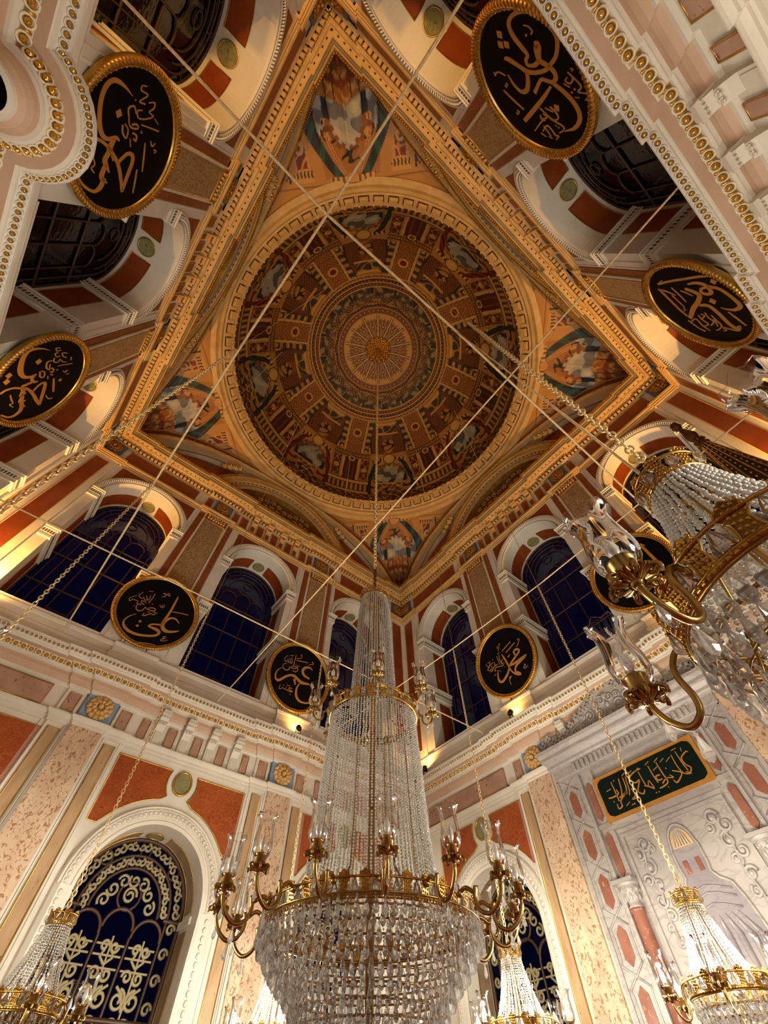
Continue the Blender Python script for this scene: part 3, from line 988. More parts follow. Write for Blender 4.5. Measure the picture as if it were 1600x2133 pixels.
# ---------------------------------------------------------------- assemble the four walls
WALL_LABEL = {'north': 'cream and orange-red marble wall behind the roundels of Ali and Umar', 'east': 'cream and orange-red marble wall holding the carved mihrab',
              'south': 'cream marble wall at upper right with three stepped corbels close overhead', 'west': 'cream marble wall at upper left above the bowed cornice'}
win_no = [0]
for si, side in enumerate(SIDES):
    MW = wall_matrix(side)
    mih = side == 'east'
    bow = -2.07 if side == 'west' else None
    w = link('wall_' + side, cached(('shell', mih), lambda: shell_mesh(mih)), None, MW)
    tag(w, WALL_LABEL[side], 'wall', None, 'structure')
    def part(name, key, maker, u=0.0, z=0.0):
        return link(name, cached(key, maker), w, Matrix.Translation((u, z, 0)))
    for c in UP_C:
        part('spandrel_panel', 'sp', spandrel_mesh, c)
        part('arch_moulding', 'am', arch_mould_mesh, c)
        part('impost_band', 'im', imposts_mesh, c)
        part('soffit_panel', 'so', soffit_mesh, c)
        part('medallion', 'sm', soffit_medal_mesh, c)
        if not (mih and c == 0):
            part('spandrel_panel', 'lsp', low_spandrel_mesh, c)
            part('medallion', 'lme', low_medal_mesh, c)
            part('arch_moulding', 'lam', low_arch_mesh, c)
            part('soffit_panel', 'lso', low_soffit_mesh, c)
    for c in PIL:
        part('pilaster', 'pil', pilaster_mesh, c)
        part('capital', 'cap', capital_mesh, c)
        part('rosette_block', 'rb', rosette_block_mesh, c)
    for c in (-2.07, 2.07):
        part('pilaster', 'lpil', low_pilaster_mesh, c)
        part('rosette_block', 'lrb', lambda: rosette_block_mesh(low=True), c)
    for c in (-5.80, 5.80):
        part('rosette_block', 'rb', rosette_block_mesh, c)
    part('architrave', 'arch', architrave_mesh)
    part('frieze_panel', 'ufr', upper_frieze_mesh)
    part('corner_panel', 'cpier', corner_pier_mesh)
    part('architrave', 'larch', low_architrave_mesh)
    part('frieze_panel', ('lfr', mih), lambda: low_frieze_mesh(mih))
    part('plinth', 'plinth', plinth_mesh)
    for u in (-0.86, -0.287, 0.287, 0.86):
        part('corbel', 'cb', lambda: corbel_mesh(False), u)
        if not mih:
            part('corbel', 'lcb', lambda: corbel_mesh(True), u)
    if mih:
        for u in (-1.15, 1.15):
            part('corbel', 'lcb', lambda: corbel_mesh(True), u)
    n = si * 2 + 1
    t = link('trim_%d' % n, cached('ucor', upper_cornice_mesh), None, MW)
    tag(t, 'ochre and gilt dentilled cornice at the top of the %s' % {'north': 'wall with the roundel of Ali', 'east': 'wall with the mihrab', 'south': 'upper-right wall above the tilted roundels', 'west': 'upper-left wall above the tilted roundels'}[side], 'cornice', None, 'structure')
    t = link('trim_%d' % (n + 1), cached(('lcor', bow), lambda: low_cornice_mesh(bow)), None, MW)
    tag(t, 'cream and pink ledge cornice with gilt eggs %s' % {'north': 'under the roundels of Ali and Umar', 'east': 'above the mihrab', 'south': 'running down the upper right edge', 'west': 'with a rounded bow at the upper left'}[side], 'cornice', None, 'structure')
    link('bead_row', cached(('lbd', bow), lambda: low_beads_mesh(bow)), t)
    link('egg_row', cached(('legg', bow), lambda: low_eggs_mesh(bow)), t)
    for c in UP_C:
        win_no[0] += 1
        wf = link('window_%d' % win_no[0], cached('uwf', upper_frame_mesh), None, MW @ Matrix.Translation((c, 0, 0)))
        tag(wf, None, 'window', None, 'structure')
        WN = {'north': {-3.97: 'first upper arched window from the left corner, left of the Ali roundel', 0.0: 'upper arched window between the Ali and Umar roundels', 3.97: 'upper arched window half hidden by the main chandelier'},
              'east': {-3.97: 'narrow upper arched window left of the Muhammad roundel', 0.0: 'upper arched window right of the Muhammad roundel', 3.97: 'upper arched window behind the near chandelier'},
              'south': {-3.97: 'dark arched window beyond the oval roundel at right', 0.0: 'dark arched window between the two right-hand roundels', 3.97: 'dark arched window near the top edge right of centre'},
              'west': {-3.97: 'dark arched window with amber panes at the top left', 0.0: 'dark arched window under the large left roundel', 3.97: 'dark arched window hidden by the left edge roundel'}}
        wf['label'] = WN[side][c]
        refl_tint = side in ('south', 'west')
        link('window_pane', cached(('uwp', refl_tint), lambda: pane_mesh(UP_R, UP_SP, UP_B, -0.985, REFLPANE if refl_tint else PANE)), wf)
        if side in ('north', 'east') and not (mih and c == 0):
            win_no[0] += 1
            wf = link('window_%d' % win_no[0], cached('lwf', low_frame_mesh), None, MW @ Matrix.Translation((c, 0, 0)))
            tag(wf, {('north', -3.97): 'lower arched window beyond the left edge', ('north', 0.0): 'large lower arched window with scrolled tracery at left', ('north', 3.97): 'lower arched window behind the main chandelier', ('east', -3.97): 'lower arched window with tracery left of the mihrab', ('east', 3.97): 'lower arched window right of the mihrab'}[(side, c)], 'window', None, 'structure')
            link('window_pane', cached('lwp', lambda: pane_mesh(LOW_R, LOW_SP, LOW_B, -0.82)), wf)
            link('tracery', cached('ltr', low_lattice_mesh), wf)

# floor
mb = MB()
mb.quad((-7.3, -7.3, 0), (7.3, -7.3, 0), (7.3, 7.3, 0), (-7.3, 7.3, 0))
tag(mb.build('floor', [REDCARPET]), 'red carpeted prayer hall floor', 'floor', None, 'structure')
# ---------------------------------------------------------------- painted dome, pendentives, lunettes
def painted_mat(name, lo, hi, rough=0.6):
    m, nt, b = new_mat(name)
    at = nt.nodes.new('ShaderNodeAttribute')
    at.attribute_name = 'paint'
    nz = nt.nodes.new('ShaderNodeTexNoise')
    nz.inputs['Scale'].default_value = 5
    nz.inputs['Detail'].default_value = 6
    mr = nt.nodes.new('ShaderNodeMapRange')
    mr.inputs['To Min'].default_value = lo
    mr.inputs['To Max'].default_value = hi
    nt.links.new(nz.outputs['Fac'], mr.inputs['Value'])
    mx = nt.nodes.new('ShaderNodeVectorMath')
    mx.operation = 'SCALE'
    nt.links.new(at.outputs['Color'], mx.inputs[0])
    nt.links.new(mr.outputs[0], mx.inputs['Scale'])
    nt.links.new(mx.outputs[0], b.inputs['Base Color'])
    b.inputs['Roughness'].default_value = rough
    return m
FRESCO = painted_mat('fresco_paint', .38, .68)
FRESCO2 = painted_mat('pendentive_paint', .62, 1.0)

def grid_mesh(name, P, C, mat, closed_v=False):
    """P (n,m,3) C (n,m,3 linear) -> mesh with a colour attribute"""
    n, m = P.shape[:2]
    me = bpy.data.meshes.new(name)
    nv = n * m
    I = np.arange(n - 1)[:, None] * m
    J = np.arange(m if closed_v else m - 1)[None, :]
    J2 = (J + 1) % m
    q = np.stack([I + J, I + J2, I + m + J2, I + m + J], -1).reshape(-1, 4)
    me.vertices.add(nv)
    me.vertices.foreach_set('co', np.ascontiguousarray(P.reshape(-1), dtype=np.float32))
    me.loops.add(q.size)
    me.loops.foreach_set('vertex_index', np.ascontiguousarray(q.reshape(-1), dtype=np.int32))
    me.polygons.add(len(q))
    me.polygons.foreach_set('loop_start', np.arange(0, q.size, 4, dtype=np.int32))
    me.polygons.foreach_set('use_smooth', np.ones(len(q), dtype=bool))
    a = me.color_attributes.new('paint', 'FLOAT_COLOR', 'POINT')
    a.data.foreach_set('color', np.ascontiguousarray(np.concatenate([C.reshape(-1, 3), np.ones((nv, 1))], 1).reshape(-1), dtype=np.float32))
    me.materials.append(mat)
    me.update(calc_edges=True)
    return me

class Paint:
    def __init__(self, X, Y, base):
        self.X, self.Y = X, Y
        self.C = np.empty(X.shape + (3,))
        self.C[:] = lin(base)
    def fill(self, mask, c):
        self.C[mask] = lin(c)
    def mixn(self, mask, c, f):
        f = np.broadcast_to(f, self.X.shape)[mask][:, None]
        self.C[mask] = self.C[mask] * (1 - f) + np.array(lin(c)) * f

OC, OCL, DK, BRN, RD, GR, GRL, SK, SKD, BL = (200, 142, 64), (236, 184, 98), (50, 22, 10), (122, 74, 32), (124, 24, 16), (12, 30, 26), (40, 74, 56), (186, 180, 158), (96, 98, 92), (60, 70, 80)

def dome_paint(TH, T):
    D = np.degrees(TH)
    al = (D + 22.5) % 45 - 22.5          # centred on the landscape scenes
    idx = np.floor((D + 22.5) / 45).astype(int) % 8
    be = (D % 45) - 22.5                 # centred on the pavilions
    p = Paint(D, T, OC)
    R = np.cos(T * PI / 2)
    x = np.radians(al) * R * 5.4         # metres along the parallel
    xb = np.radians(be) * R * 5.4
    y = T * 8.5                          # metres up the meridian
    F = p.fill
    lace = (np.abs(np.sin(x * 14) + np.sin(y * 15 + 2 * np.sin(x * 6)))) < 0.42
    scroll = (np.abs(np.sin(x * 11 + 2 * np.sin(y * 7)) + np.sin(y * 12 + 2 * np.cos(x * 5)))) < 0.5
    cloud = np.sin(x * 5 + 2 * np.sin(y * 4 + idx)) + np.sin(y * 6 + 1.5 * np.sin(x * 3 + idx * 2)) + 0.6 * np.sin(x * 13 + y * 9)
    lat = (np.abs(((x + y) * 7) % 1 - .5) < .12) | (np.abs(((x - y) * 7) % 1 - .5) < .12)
    yz = y
    Z = T < 0.618
    # dark garland at the rim
    g = Z & (yz < 1.0)
    F(g, BRN); F(g & scroll, (44, 20, 10)); F(g & (np.abs(np.sin(x * 17) + np.sin(y * 19 + x * 3)) < .35), OC)
    F(Z & (yz < 0.10), DK)
    # landscape niche
    w = 1.02
    n = Z & (np.abs(x) < w) & (yz > 0.85) & (yz < 3.5)
    F(n, OC)
    mound = Z & (np.abs(x) < w) & (yz > .3) & (yz < .3 + 1.0 * np.exp(-(x / .8) ** 2))
    F(mound, BRN); F(mound & lace, OCL); F(mound & scroll, DK)
    F(Z & (np.abs(x) < 0.62) & (np.abs(yz - 1.36) < .16), OCL)
    F(Z & (np.abs(x) < 0.58) & (np.abs(yz - 1.36) < .11), BRN)
    F(Z & (np.abs(x) < 0.58) & (np.abs(yz - 1.36) < .11) & lace, OCL)
    ang = np.arctan2(yz - 1.95, x)
    rr = np.hypot(x / 1.05, (yz - 1.95) / 1.05)
    edge = 0.62 + 0.035 * np.sign(np.sin(ang * 15)) * (yz > 1.9)
    skyb = Z & (np.abs(x) < .86) & (yz > 1.54) & (yz < 2.15)
    F(skyb, (128, 116, 92)); F(skyb & (np.abs(np.abs(x) - .68) < .09) & (yz < 2.05), (34, 34, 30))
    sky = Z & (rr < edge) & (yz > 1.54)
    F(Z & (rr < edge + .16) & (yz > 2.0), BRN); F(Z & (rr < edge + .13) & (yz > 2.0) & lace, OC)
    F(sky, SK); F(sky & (cloud > .55), SKD); F(sky & (cloud < -1.3), (214, 206, 182)); F(sky & (yz < 1.75) & (cloud > -.3), (52, 54, 46))
    arch = Z & (np.abs(rr - .92) < .07) & (yz > 1.6)
    F(arch, OCL); F(Z & (np.abs(rr - .92) < .015) & (yz > 1.6), RD)
    F(Z & (np.hypot(x, (yz - 3.02)) < .30), BRN); F(Z & (np.hypot(x, (yz - 3.02)) < .25), OCL); F(Z & (np.hypot(x - .05, (yz - 3.06)) < .14), (236, 190, 110))
    gar = Z & (np.abs(yz - 2.95 - .1 * np.cos(x * 3)) < .10) & (np.abs(x) > .3) & (np.abs(x) < .85)
    F(gar, OCL); F(gar & (np.sin(x * 34) > .3), DK)
    # drapes
    green = idx % 2 == 1
    side = np.abs(x)
    top = 0.35 + 0.55 * np.clip((2.9 - yz) / 1.4, 0, 1) ** .6
    dr = Z & (yz > .75) & (yz < 2.95) & (side > top + .04) & (side < top + .36 - .10 * np.clip(yz - 1.2, -1, 1) + .12 * (yz < 1.1))
    fold = np.sin((side - top) * 30 + yz * 9)
    F(dr & green, GR); F(dr & green & (fold > .55), GRL)
    F(dr & ~green, RD); F(dr & ~green & (fold > .55), (160, 52, 32)); F(dr & ~green & (fold < -.6), (60, 12, 10))
    cn = Z & (yz > 1.12) & (yz < 1.5) & (side > .55) & (side < 1.1) & (yz < 1.5 - 0.25 * np.cos((side - .8) * 6))
    F(cn & green, GR); F(cn & ~green, RD); F(cn & (fold > .5) & green, GRL)
    # panels above the niche
    up = Z & (np.abs(x) < .95) & (yz > 3.3) & (yz < 4.95)
    F(up, (150, 88, 38)); F(up & lat & (np.abs(x) > .25), DK); F(up & (np.hypot(x, (yz - 3.75) * .8) < .3), OC); F(up & (np.hypot(x, (yz - 3.75) * .8) < .3) & scroll, DK)
    wv = np.abs(x) < .62 - .2 * np.abs(np.sin((yz - 4.3) * 4))
    F(up & wv & (yz > 4.35), OCL); F(up & (np.abs(x) < .48) & (yz > 4.45) & (yz < 4.85), (70, 60, 52)); F(up & (np.abs(x) < .44) & (yz > 4.45) & (yz < 4.85) & scroll, OC)
    for k in (.92, .82):
        F(Z & (np.abs(np.abs(x) - k) < .03) & (yz > 3.35) & (yz < 5.0), DK if k == .82 else OCL)
    # pavilions
    PV = Z & (np.abs(xb) < 1.02 - .04 * yz)
    F(PV & (yz > .75) & (yz < 3.25), OC)
    bal = PV & (yz > .75) & (yz < 1.42)
    F(bal, (150, 94, 40)); F(bal & (np.abs(np.sin(xb * 15)) < .42), OCL); F(bal & (np.abs(np.sin(xb * 15)) > .93), DK)
    F(PV & (np.abs(yz - 1.46) < .09), OCL); F(PV & (np.abs(yz - .78) < .07), OCL)
    for yy in (1.37, 1.57, .86, 3.02, 3.22):
        F(PV & (np.abs(yz - yy) < .022), DK)
    ni = PV & (np.abs(xb) < .42) & (yz > 1.6) & (yz < 2.9)
    F(ni, (92, 28, 14)); F(ni & (np.abs(np.abs(xb) - .14) < .04), BRN)
    F(PV & (np.abs(np.abs(xb) - .37) < .055) & (yz > 1.6) & (yz < 2.9), OCL); F(PV & (np.abs(np.abs(xb) - .31) < .012) & (yz > 1.6) & (yz < 2.9), DK)
    F(PV & (np.hypot(xb, (yz - 2.9)) < .22) & (yz > 2.75), OCL); F(PV & (np.abs(np.hypot(xb, (yz - 2.9)) - .2) < .03) & (yz > 2.7), DK); F(PV & (np.hypot(xb, (yz - 2.9)) < .1), BRN)
    sp = PV & (np.abs(np.abs(xb) - .68) < .15) & (yz > 1.7) & (yz < 2.9)
    F(sp, (108, 36, 18)); F(sp & (np.hypot(np.abs(xb) - .68, yz - 2.3) < .13), OCL); F(sp & (np.abs(np.sin(yz * 12) - np.sin(xb * 20)) < .3), OC)
    F(PV & (np.abs(np.abs(np.abs(xb) - .68) - .17) < .018) & (yz > 1.65) & (yz < 2.95), DK)
    F(PV & (np.abs(yz - 3.12) < .10) & (np.sin(xb * 60) > .2), BRN)
    # ribs above the pavilions
    rb = Z & (yz > 3.28) & (yz < 5.15)
    tri = rb & (np.abs(xb) < .36 - .04 * (yz - 3.3))
    F(tri, (140, 66, 28)); F(tri & lat, OC); F(tri & (np.hypot(xb, yz - 4.35) < .22), OCL); F(tri & (np.hypot(xb, yz - 4.35) < .14), RD)
    F(rb & (np.abs(np.abs(xb) - .42) < .05), OCL); F(rb & (np.abs(np.abs(xb) - .36) < .016), DK)
    st = rb & (np.abs(np.abs(xb) - .60) < .11)
    F(st, (56, 60, 60)); F(st & (np.abs(np.sin(yz * 9)) > .75), OC); F(st & (np.hypot(np.abs(xb) - .6, (yz * 1.6) % 1 - .5) < .07), OCL)
    F(rb & (np.abs(np.abs(xb) - .73) < .016), DK)
    # lace rings round the crown
    T0 = 0.60
    ring = (T > T0) & (T < .665)
    u = D / 360 * 2 * PI
    F(ring, (122, 64, 26))
    F(ring & (np.abs(np.sin(u * 60) * .5 + np.sin((T - T0) * 300)) < .28), OCL)
    for tt in (T0, .617, .640, .665):
        F(np.abs(T - tt) < .0035, OCL); F(np.abs(T - tt - .005) < .0016, DK)
    F((np.abs(T - .628) < .007) & (np.sin(u * 120) > 0), (66, 26, 12))
    sk = (T > .667) & (T < .75)
    cl2 = np.sin(u * 24 + 2 * np.sin(T * 90)) + np.sin(T * 120 + 2 * np.sin(u * 16)) + .7 * np.sin(u * 48)
    F(sk, (104, 82, 48)); F(sk & (cl2 > .7), (170, 156, 112)); F(sk & (cl2 < -.8), (64, 52, 36)); F(sk & ((u * 16 / (2 * PI)) % 1 < .10) & (T < .70), (30, 26, 20))
    fr = (T > .715) & (T < .75)
    F(fr & (np.sin(u * 48) + np.sin(T * 220) > .3), BRN); F(fr & (np.sin(u * 96) * np.sin(T * 330) > .45), OC)
    star = .752 + .008 * np.abs((u * 16 / (2 * PI)) % 1 - .5) * 2
    sb = (T > star) & (T < .808)
    F(sb, (150, 90, 36)); F(sb & (np.hypot(((u * 52 / (2 * PI)) % 1 - .5) * .9, (T - .790) * 60) < .36), (92, 38, 16)); F(sb & (np.hypot(((u * 52 / (2 * PI)) % 1 - .5) * .9, (T - .790) * 60) < .2), OCL)
    F(sb & (np.abs(T - star - .006) < .003), DK); F(sb & (np.abs(np.sin(u * 52)) < .3) & (T < .775), DK)
    F(np.abs(T - .775) < .002, OCL)
    # gilt lattice disc with spokes
    di = T >= .808
    r = (1 - T) * 8.5
    px, py = r * np.cos(TH), r * np.sin(TH)
    F(di, (240, 182, 96))
    sa = (u * 14 / (2 * PI)) % 1 - .5
    k = np.abs(sa) * 2
    wave = np.abs(np.sin(sa * PI * 4)) * .12
    F(di & (np.abs(r - 1.42 + wave) < .03), (128, 70, 28))
    inn = di & (r < 1.38 - wave)
    cell = (np.abs(np.sin(r * 9 + sa * 12)) < .2) | (np.abs(np.sin(r * 9 - sa * 12)) < .2)
    F(inn, (150, 84, 34)); F(inn & cell, (255, 214, 136)); F(inn & (np.hypot(sa * r * .45, r - 1.05) < .10), (130, 66, 26)); F(inn & (np.hypot(sa * r * .45, r - 1.05) < .05), OCL)
    F(di & (np.abs(np.abs(sa) - .5) * r * .45 < .035) & (r < 1.58) , (246, 196, 112)); F(di & (np.abs(np.abs(np.abs(sa) - .5) * r * .45 - .05) < .016) & (r < 1.58), DK)
    F(np.abs(r - 1.6) < .025, OCL)
    return p.C

DOME_C, DOME_R, RIM_Z = 17.95, 5.47, 17.70
nt_, na_ = 300, 1280
ps0 = math.asin((RIM_Z - DOME_C) / DOME_R)
t = np.linspace(0, 1, nt_)[:, None]
el = ps0 + (PI / 2 - ps0) * t
th = np.linspace(0, 2 * PI, na_, endpoint=False)[None, :]
P = np.stack([DOME_R * np.cos(el) * np.cos(th), DOME_R * np.cos(el) * np.sin(th), DOME_C + DOME_R * np.sin(el) + 0 * th], -1)
Cc = dome_paint(np.broadcast_to(th, (nt_, na_)), np.broadcast_to(t, (nt_, na_)))
dome = link('ceiling', grid_mesh('dome', P, Cc, FRESCO, closed_v=True))
tag(dome, 'round dome painted with draped landscapes, pavilions and a gilt lattice crown', 'dome', None, 'structure')

# carved boss at the crown of the dome
mb = MB()
z0 = DOME_C + DOME_R
for (rr, n, q, dz) in ((0.56, 16, .085, .03), (0.40, 12, .085, .07), (0.24, 8, .08, .11), (0.62, 32, .035, .02)):
    for k in range(n):
        a = 2 * PI * k / n
        zz = DOME_C + math.sqrt(DOME_R ** 2 - rr ** 2) - dz
        mb.ball((rr * math.cos(a), rr * math.sin(a), zz), q, q, q * .7, 7, 5, 0)
        mb.ball((rr * math.cos(a + .15), rr * math.sin(a + .15), zz - q * .5), q * .4, q * .4, q * .4, 6, 4, 1)
mb.lathe([(0, z0 - .30), (.06, z0 - .28), (.10, z0 - .2), (.16, z0 - .15), (.5, z0 - .06), (.6, z0 - .02)], 24, 2)
mb.build('crown_boss', [GOLD, stone('boss_red', (130, 60, 24), rough=.5), GOLDDARK], dome)

# ring cornice with big dentils at the foot of the dome
mb = MB()
prof = [(5.50, 17.72), (5.36, 17.70), (5.35, 17.64), (5.38, 17.60), (5.42, 17.58), (5.42, 17.50), (5.60, 17.30), (5.64, 17.28), (5.66, 17.22), (5.66, 17.16), (5.74, 17.10), (5.78, 17.02), (5.80, 16.98), (5.98, 16.97)]
mb.lathe(prof, 128, 0, smooth=False)
n = 76
for k in range(n):
    a = 2 * PI * k / n
    w = .135
    for (ra, za, rb_, zb_) in ((5.405, 17.52, 5.56, 17.32),):
        pts = []
        for (r, z) in ((ra, za), (rb_, zb_), (rb_ - .09, zb_ - .02), (ra - .06, za - .02)):
            for s in (-1, 1):
                pts.append((r * math.cos(a) - s * w * math.sin(a), r * math.sin(a) + s * w * math.cos(a), z))
        mb.add(pts, ((0, 1, 3, 2), (4, 6, 7, 5), (0, 2, 4, 6), (1, 7, 5, 3), (0, 6, 7, 1), (2, 3, 5, 4)), 0)
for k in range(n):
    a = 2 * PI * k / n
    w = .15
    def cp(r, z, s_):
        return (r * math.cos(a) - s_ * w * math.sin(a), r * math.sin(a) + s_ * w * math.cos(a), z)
    mb.tube([cp(5.44, 17.455, -1), cp(5.565, 17.30, -1), cp(5.565, 17.30, 1), cp(5.44, 17.455, 1)], .020, 4, 1, caps=False)  # shadow edge of each dentil, put in as dark tubes
for k in range(150):
    a = 2 * PI * k / 150
    mb.ball((5.355 * math.cos(a), 5.355 * math.sin(a), 17.655), .045, .045, .03, 5, 4, 0)
ring = mb.build('trim_9', [OCHRE, GROOVE_SHADOW])
tag(ring, 'ochre ring cornice of square dentils around the foot of the dome', 'cornice', None, 'structure')

# ---- pendentives
RIB = [(0.0, 5.74, 17.04), (1.3, 5.75, 17.03), (2.6, 5.78, 17.0), (3.8, 5.86, 16.85), (4.6, 5.92, 16.58), (5.2, 5.94, 16.12), (5.6, 5.95, 15.6), (5.85, 5.95, 15.1), (5.95, 5.95, 14.78)]
RIB_IN = [(0.0, 5.80, 16.62), (1.3, 5.80, 16.56), (2.6, 5.82, 16.24), (3.6, 5.86, 15.88), (4.3, 5.91, 15.48), (4.75, 5.95, 15.16), (5.0, 5.97, 14.95), (5.2, 5.99, 14.78), (5.3, 6.0, 14.68)]
def interp(tab, s):
    S = [q[0] for q in tab]
    return np.interp(s, S, [q[1] for q in tab]), np.interp(s, S, [q[2] for q in tab])

def pend_paint(x, y):
    p = Paint(x, y, (196, 138, 62))
    F = p.fill
    ax = np.abs(x)
    lace = (np.abs(np.sin(x * 16) + np.sin(y * 17 + 2 * np.sin(x * 6)))) < 0.42
    scroll = (np.abs(np.sin(x * 12 + 2 * np.sin(y * 8)) + np.sin(y * 13 + 2 * np.cos(x * 6)))) < 0.5
    lat = (np.abs(((x + y) * 8) % 1 - .5) < .14) | (np.abs(((x - y) * 8) % 1 - .5) < .14)
    cloud = np.sin(x * 6 + 2 * np.sin(y * 5)) + np.sin(y * 7 + 1.5 * np.sin(x * 4)) + .6 * np.sin(x * 14 + y * 11)
    low = y < 1.75
    F(low, (150, 104, 50)); F(low & lace & (y < 1.05) & (y > .9), (118, 78, 36))
    F(np.hypot(x / .9, (y - .72)) < .17, (70, 26, 14)); F(np.hypot(x / .9, (y - .74)) < .12, (130, 60, 30))
    b = (np.abs(y - 1.12) < .11) & (ax < .62)
    F(b, (96, 52, 24)); F(b & (np.hypot((x * 5) % 1 - .5, (y - 1.12) * 5) < .38), (190, 138, 74))
    F((np.abs(y - 1.30) < .055) & (ax < .8), (128, 44, 24))
    b = (np.abs(y - 1.52) < .15) & (ax < .9)
    F(b, (166, 106, 48)); F(b & lace, (214, 160, 90)); F(b & (np.abs(np.sin(x * 14)) < .2), DK)
    sc = (y > 1.68) & (y < 3.2) & (ax < .98 - .12 * (y - 1.7))
    F(sc, (176, 116, 50))
    skb = (y > 1.70) & (y < 2.42) & (ax < .84)
    F(skb, (168, 166, 158)); F(skb & (cloud > .4), (110, 112, 116)); F(skb & (cloud < -1.2), (206, 198, 178))
    F(skb & (np.abs(ax - .52) < .085) & (y < 2.12), (28, 28, 28)); F((np.abs(ax - .52) < .17) & (np.abs(y - 2.17) < .07), (206, 152, 76)); F((np.abs(ax - .52) < .17) & (np.abs(y - 2.17) < .05) & (np.sin(x * 70) > .2), DK)
    cap = (np.hypot(ax - .53, (y - 2.36) * 1.1) < .16)
    F(cap, (116, 66, 28)); F(cap & (np.hypot(ax - .53, (y - 2.42) * 1.2) < .09), (200, 144, 72)); F((np.abs(np.hypot(ax - .53, (y - 2.36) * 1.1) - .19) < .022) & (y > 2.3), DK)
    ang = np.arctan2(y - 2.1, x)
    rr = np.hypot(x, y - 2.1)
    e = .43 + .04 * np.sign(np.sin(ang * 14)) * (y > 2.15)
    F((rr < e + .12) & (y > 2.1), (150, 86, 36))
    oval = (rr < e) & (y > 1.72)
    F(oval, (190, 186, 172)); F(oval & (cloud > .55), (124, 124, 124)); F(oval & (cloud < -1.1), (216, 200, 170))
    F((np.abs(x) < .26) & (np.abs(y - 2.72) < .14) & scroll, (34, 44, 44))
    br = (np.abs(ax - (.62 - .42 * np.clip((y - 2.35) / .75, 0, 1) ** 1.3)) < .05) & (y > 2.35) & (y < 3.1)
    F(br, (220, 160, 84)); F((np.abs(ax - (.62 - .42 * np.clip((y - 2.35) / .75, 0, 1) ** 1.3)) < .014) & (y > 2.35) & (y < 3.1), RD)
    ctr = .93 - .62 * np.clip((y - 2.2) / .95, 0, 1) ** 1.6
    dr = (ax > ctr - .07) & (ax < ctr + .22 + .10 * np.clip(3.1 - y, 0, .6)) & (y > 1.6) & (y < 3.16)
    f = np.sin((ax - ctr) * 14 - y * 16)
    F(dr, (14, 34, 28)); F(dr & (f > .45), (42, 78, 56)); F(dr & (f < -.7), (6, 14, 12))
    gl = (np.abs(y - 3.24) < .085) & (ax < .66)
    F(gl, (120, 70, 30)); F(gl & (np.sin(x * 40) > -.2), (222, 166, 88)); F(np.hypot(x, y - 3.18) < .14, (214, 150, 72))
    pl = (np.abs(ax - 1.42) < .15) & (y > 2.15) & (y < 2.98)
    F((np.abs(ax - 1.42) < .22) & (y > 2.0) & (y < 3.05), (206, 150, 72)); F(pl, (126, 40, 22)); F(pl & scroll, (206, 142, 70)); F(np.abs(np.hypot(ax - 1.42, y - 2.62) - .09) < .03, (222, 180, 110))
    cp = (np.abs(ax - 1.42) < .28) & (np.abs(y - 3.12) < .10)
    F(cp, (212, 156, 80)); F(cp & (np.sin(x * 60) > .1) & (y < 3.14), DK)
    tr = (ax > 1.86) & (ax < 2.62) & (y > 2.45) & (y < 3.14)
    F(tr, (206, 150, 76)); F(tr & lat, (104, 34, 20)); F((np.abs(ax - 1.84) < .03) & (y > 2.3) & (y < 3.2), DK)
    F((y > 3.28) & (y < 3.31), (150, 96, 40))
    return p.C

nph, nts = 400, 360
phi = np.linspace(-PI / 4, PI / 4, nph)          # from the diagonal
tt = np.linspace(0, 1, nts)
P = np.zeros((nts, nph, 3))
for j, f in enumerate(phi):
    a = PI / 4 + f
    # rib point on whichever wall this direction meets: s / off = tan of the angle to that wall's normal
    tn = math.tan(a) if a <= PI / 4 else math.tan(PI / 2 - a)
    lo, hi = 0.0, 5.95
    for _ in range(40):
        md = (lo + hi) / 2
        o_, z_ = interp(RIB, md)
        if md / o_ < tn: lo = md
        else: hi = md
    s_ = (lo + hi) / 2
    o_, z_ = interp(RIB, s_)
    B = np.array([o_, s_, z_]) if a <= PI / 4 else np.array([s_, o_, z_])
    Tp = np.array([5.80 * math.cos(a), 5.80 * math.sin(a), 17.0])
    L = np.linalg.norm(Tp - B)
    for i, q in enumerate(tt):
        v = B + (Tp - B) * q
        bul = 0.10 * L * math.sin(PI * q)
        v = v + np.array([math.cos(a), math.sin(a), 0]) * bul * .5 + np.array([0, 0, 1]) * bul * .6
        P[i, j] = v
xx = (P[..., 0] - P[..., 1]) / math.sqrt(2)
rad = (P[..., 0] + P[..., 1]) / math.sqrt(2)
yy = np.hypot((5.95 * math.sqrt(2) - rad), (P[..., 2] - 14.78)) * 3.36 / 3.42
me = grid_mesh('pendentive', P, pend_paint(xx, yy), FRESCO2)
PEN = ['nearest the top of the dome ring', 'at the left of the dome', 'below the dome behind the main chandelier chain', 'at the right of the dome']
for k, a in enumerate((180, 90, 0, 270)):
    o = link('ceiling_%d' % (k + 1), me, None, Matrix.Rotation(math.radians(a), 4, 'Z'))
    tag(o, 'painted pendentive with green curtains and a sky, ' + PEN[k], 'pendentive', None, 'structure')

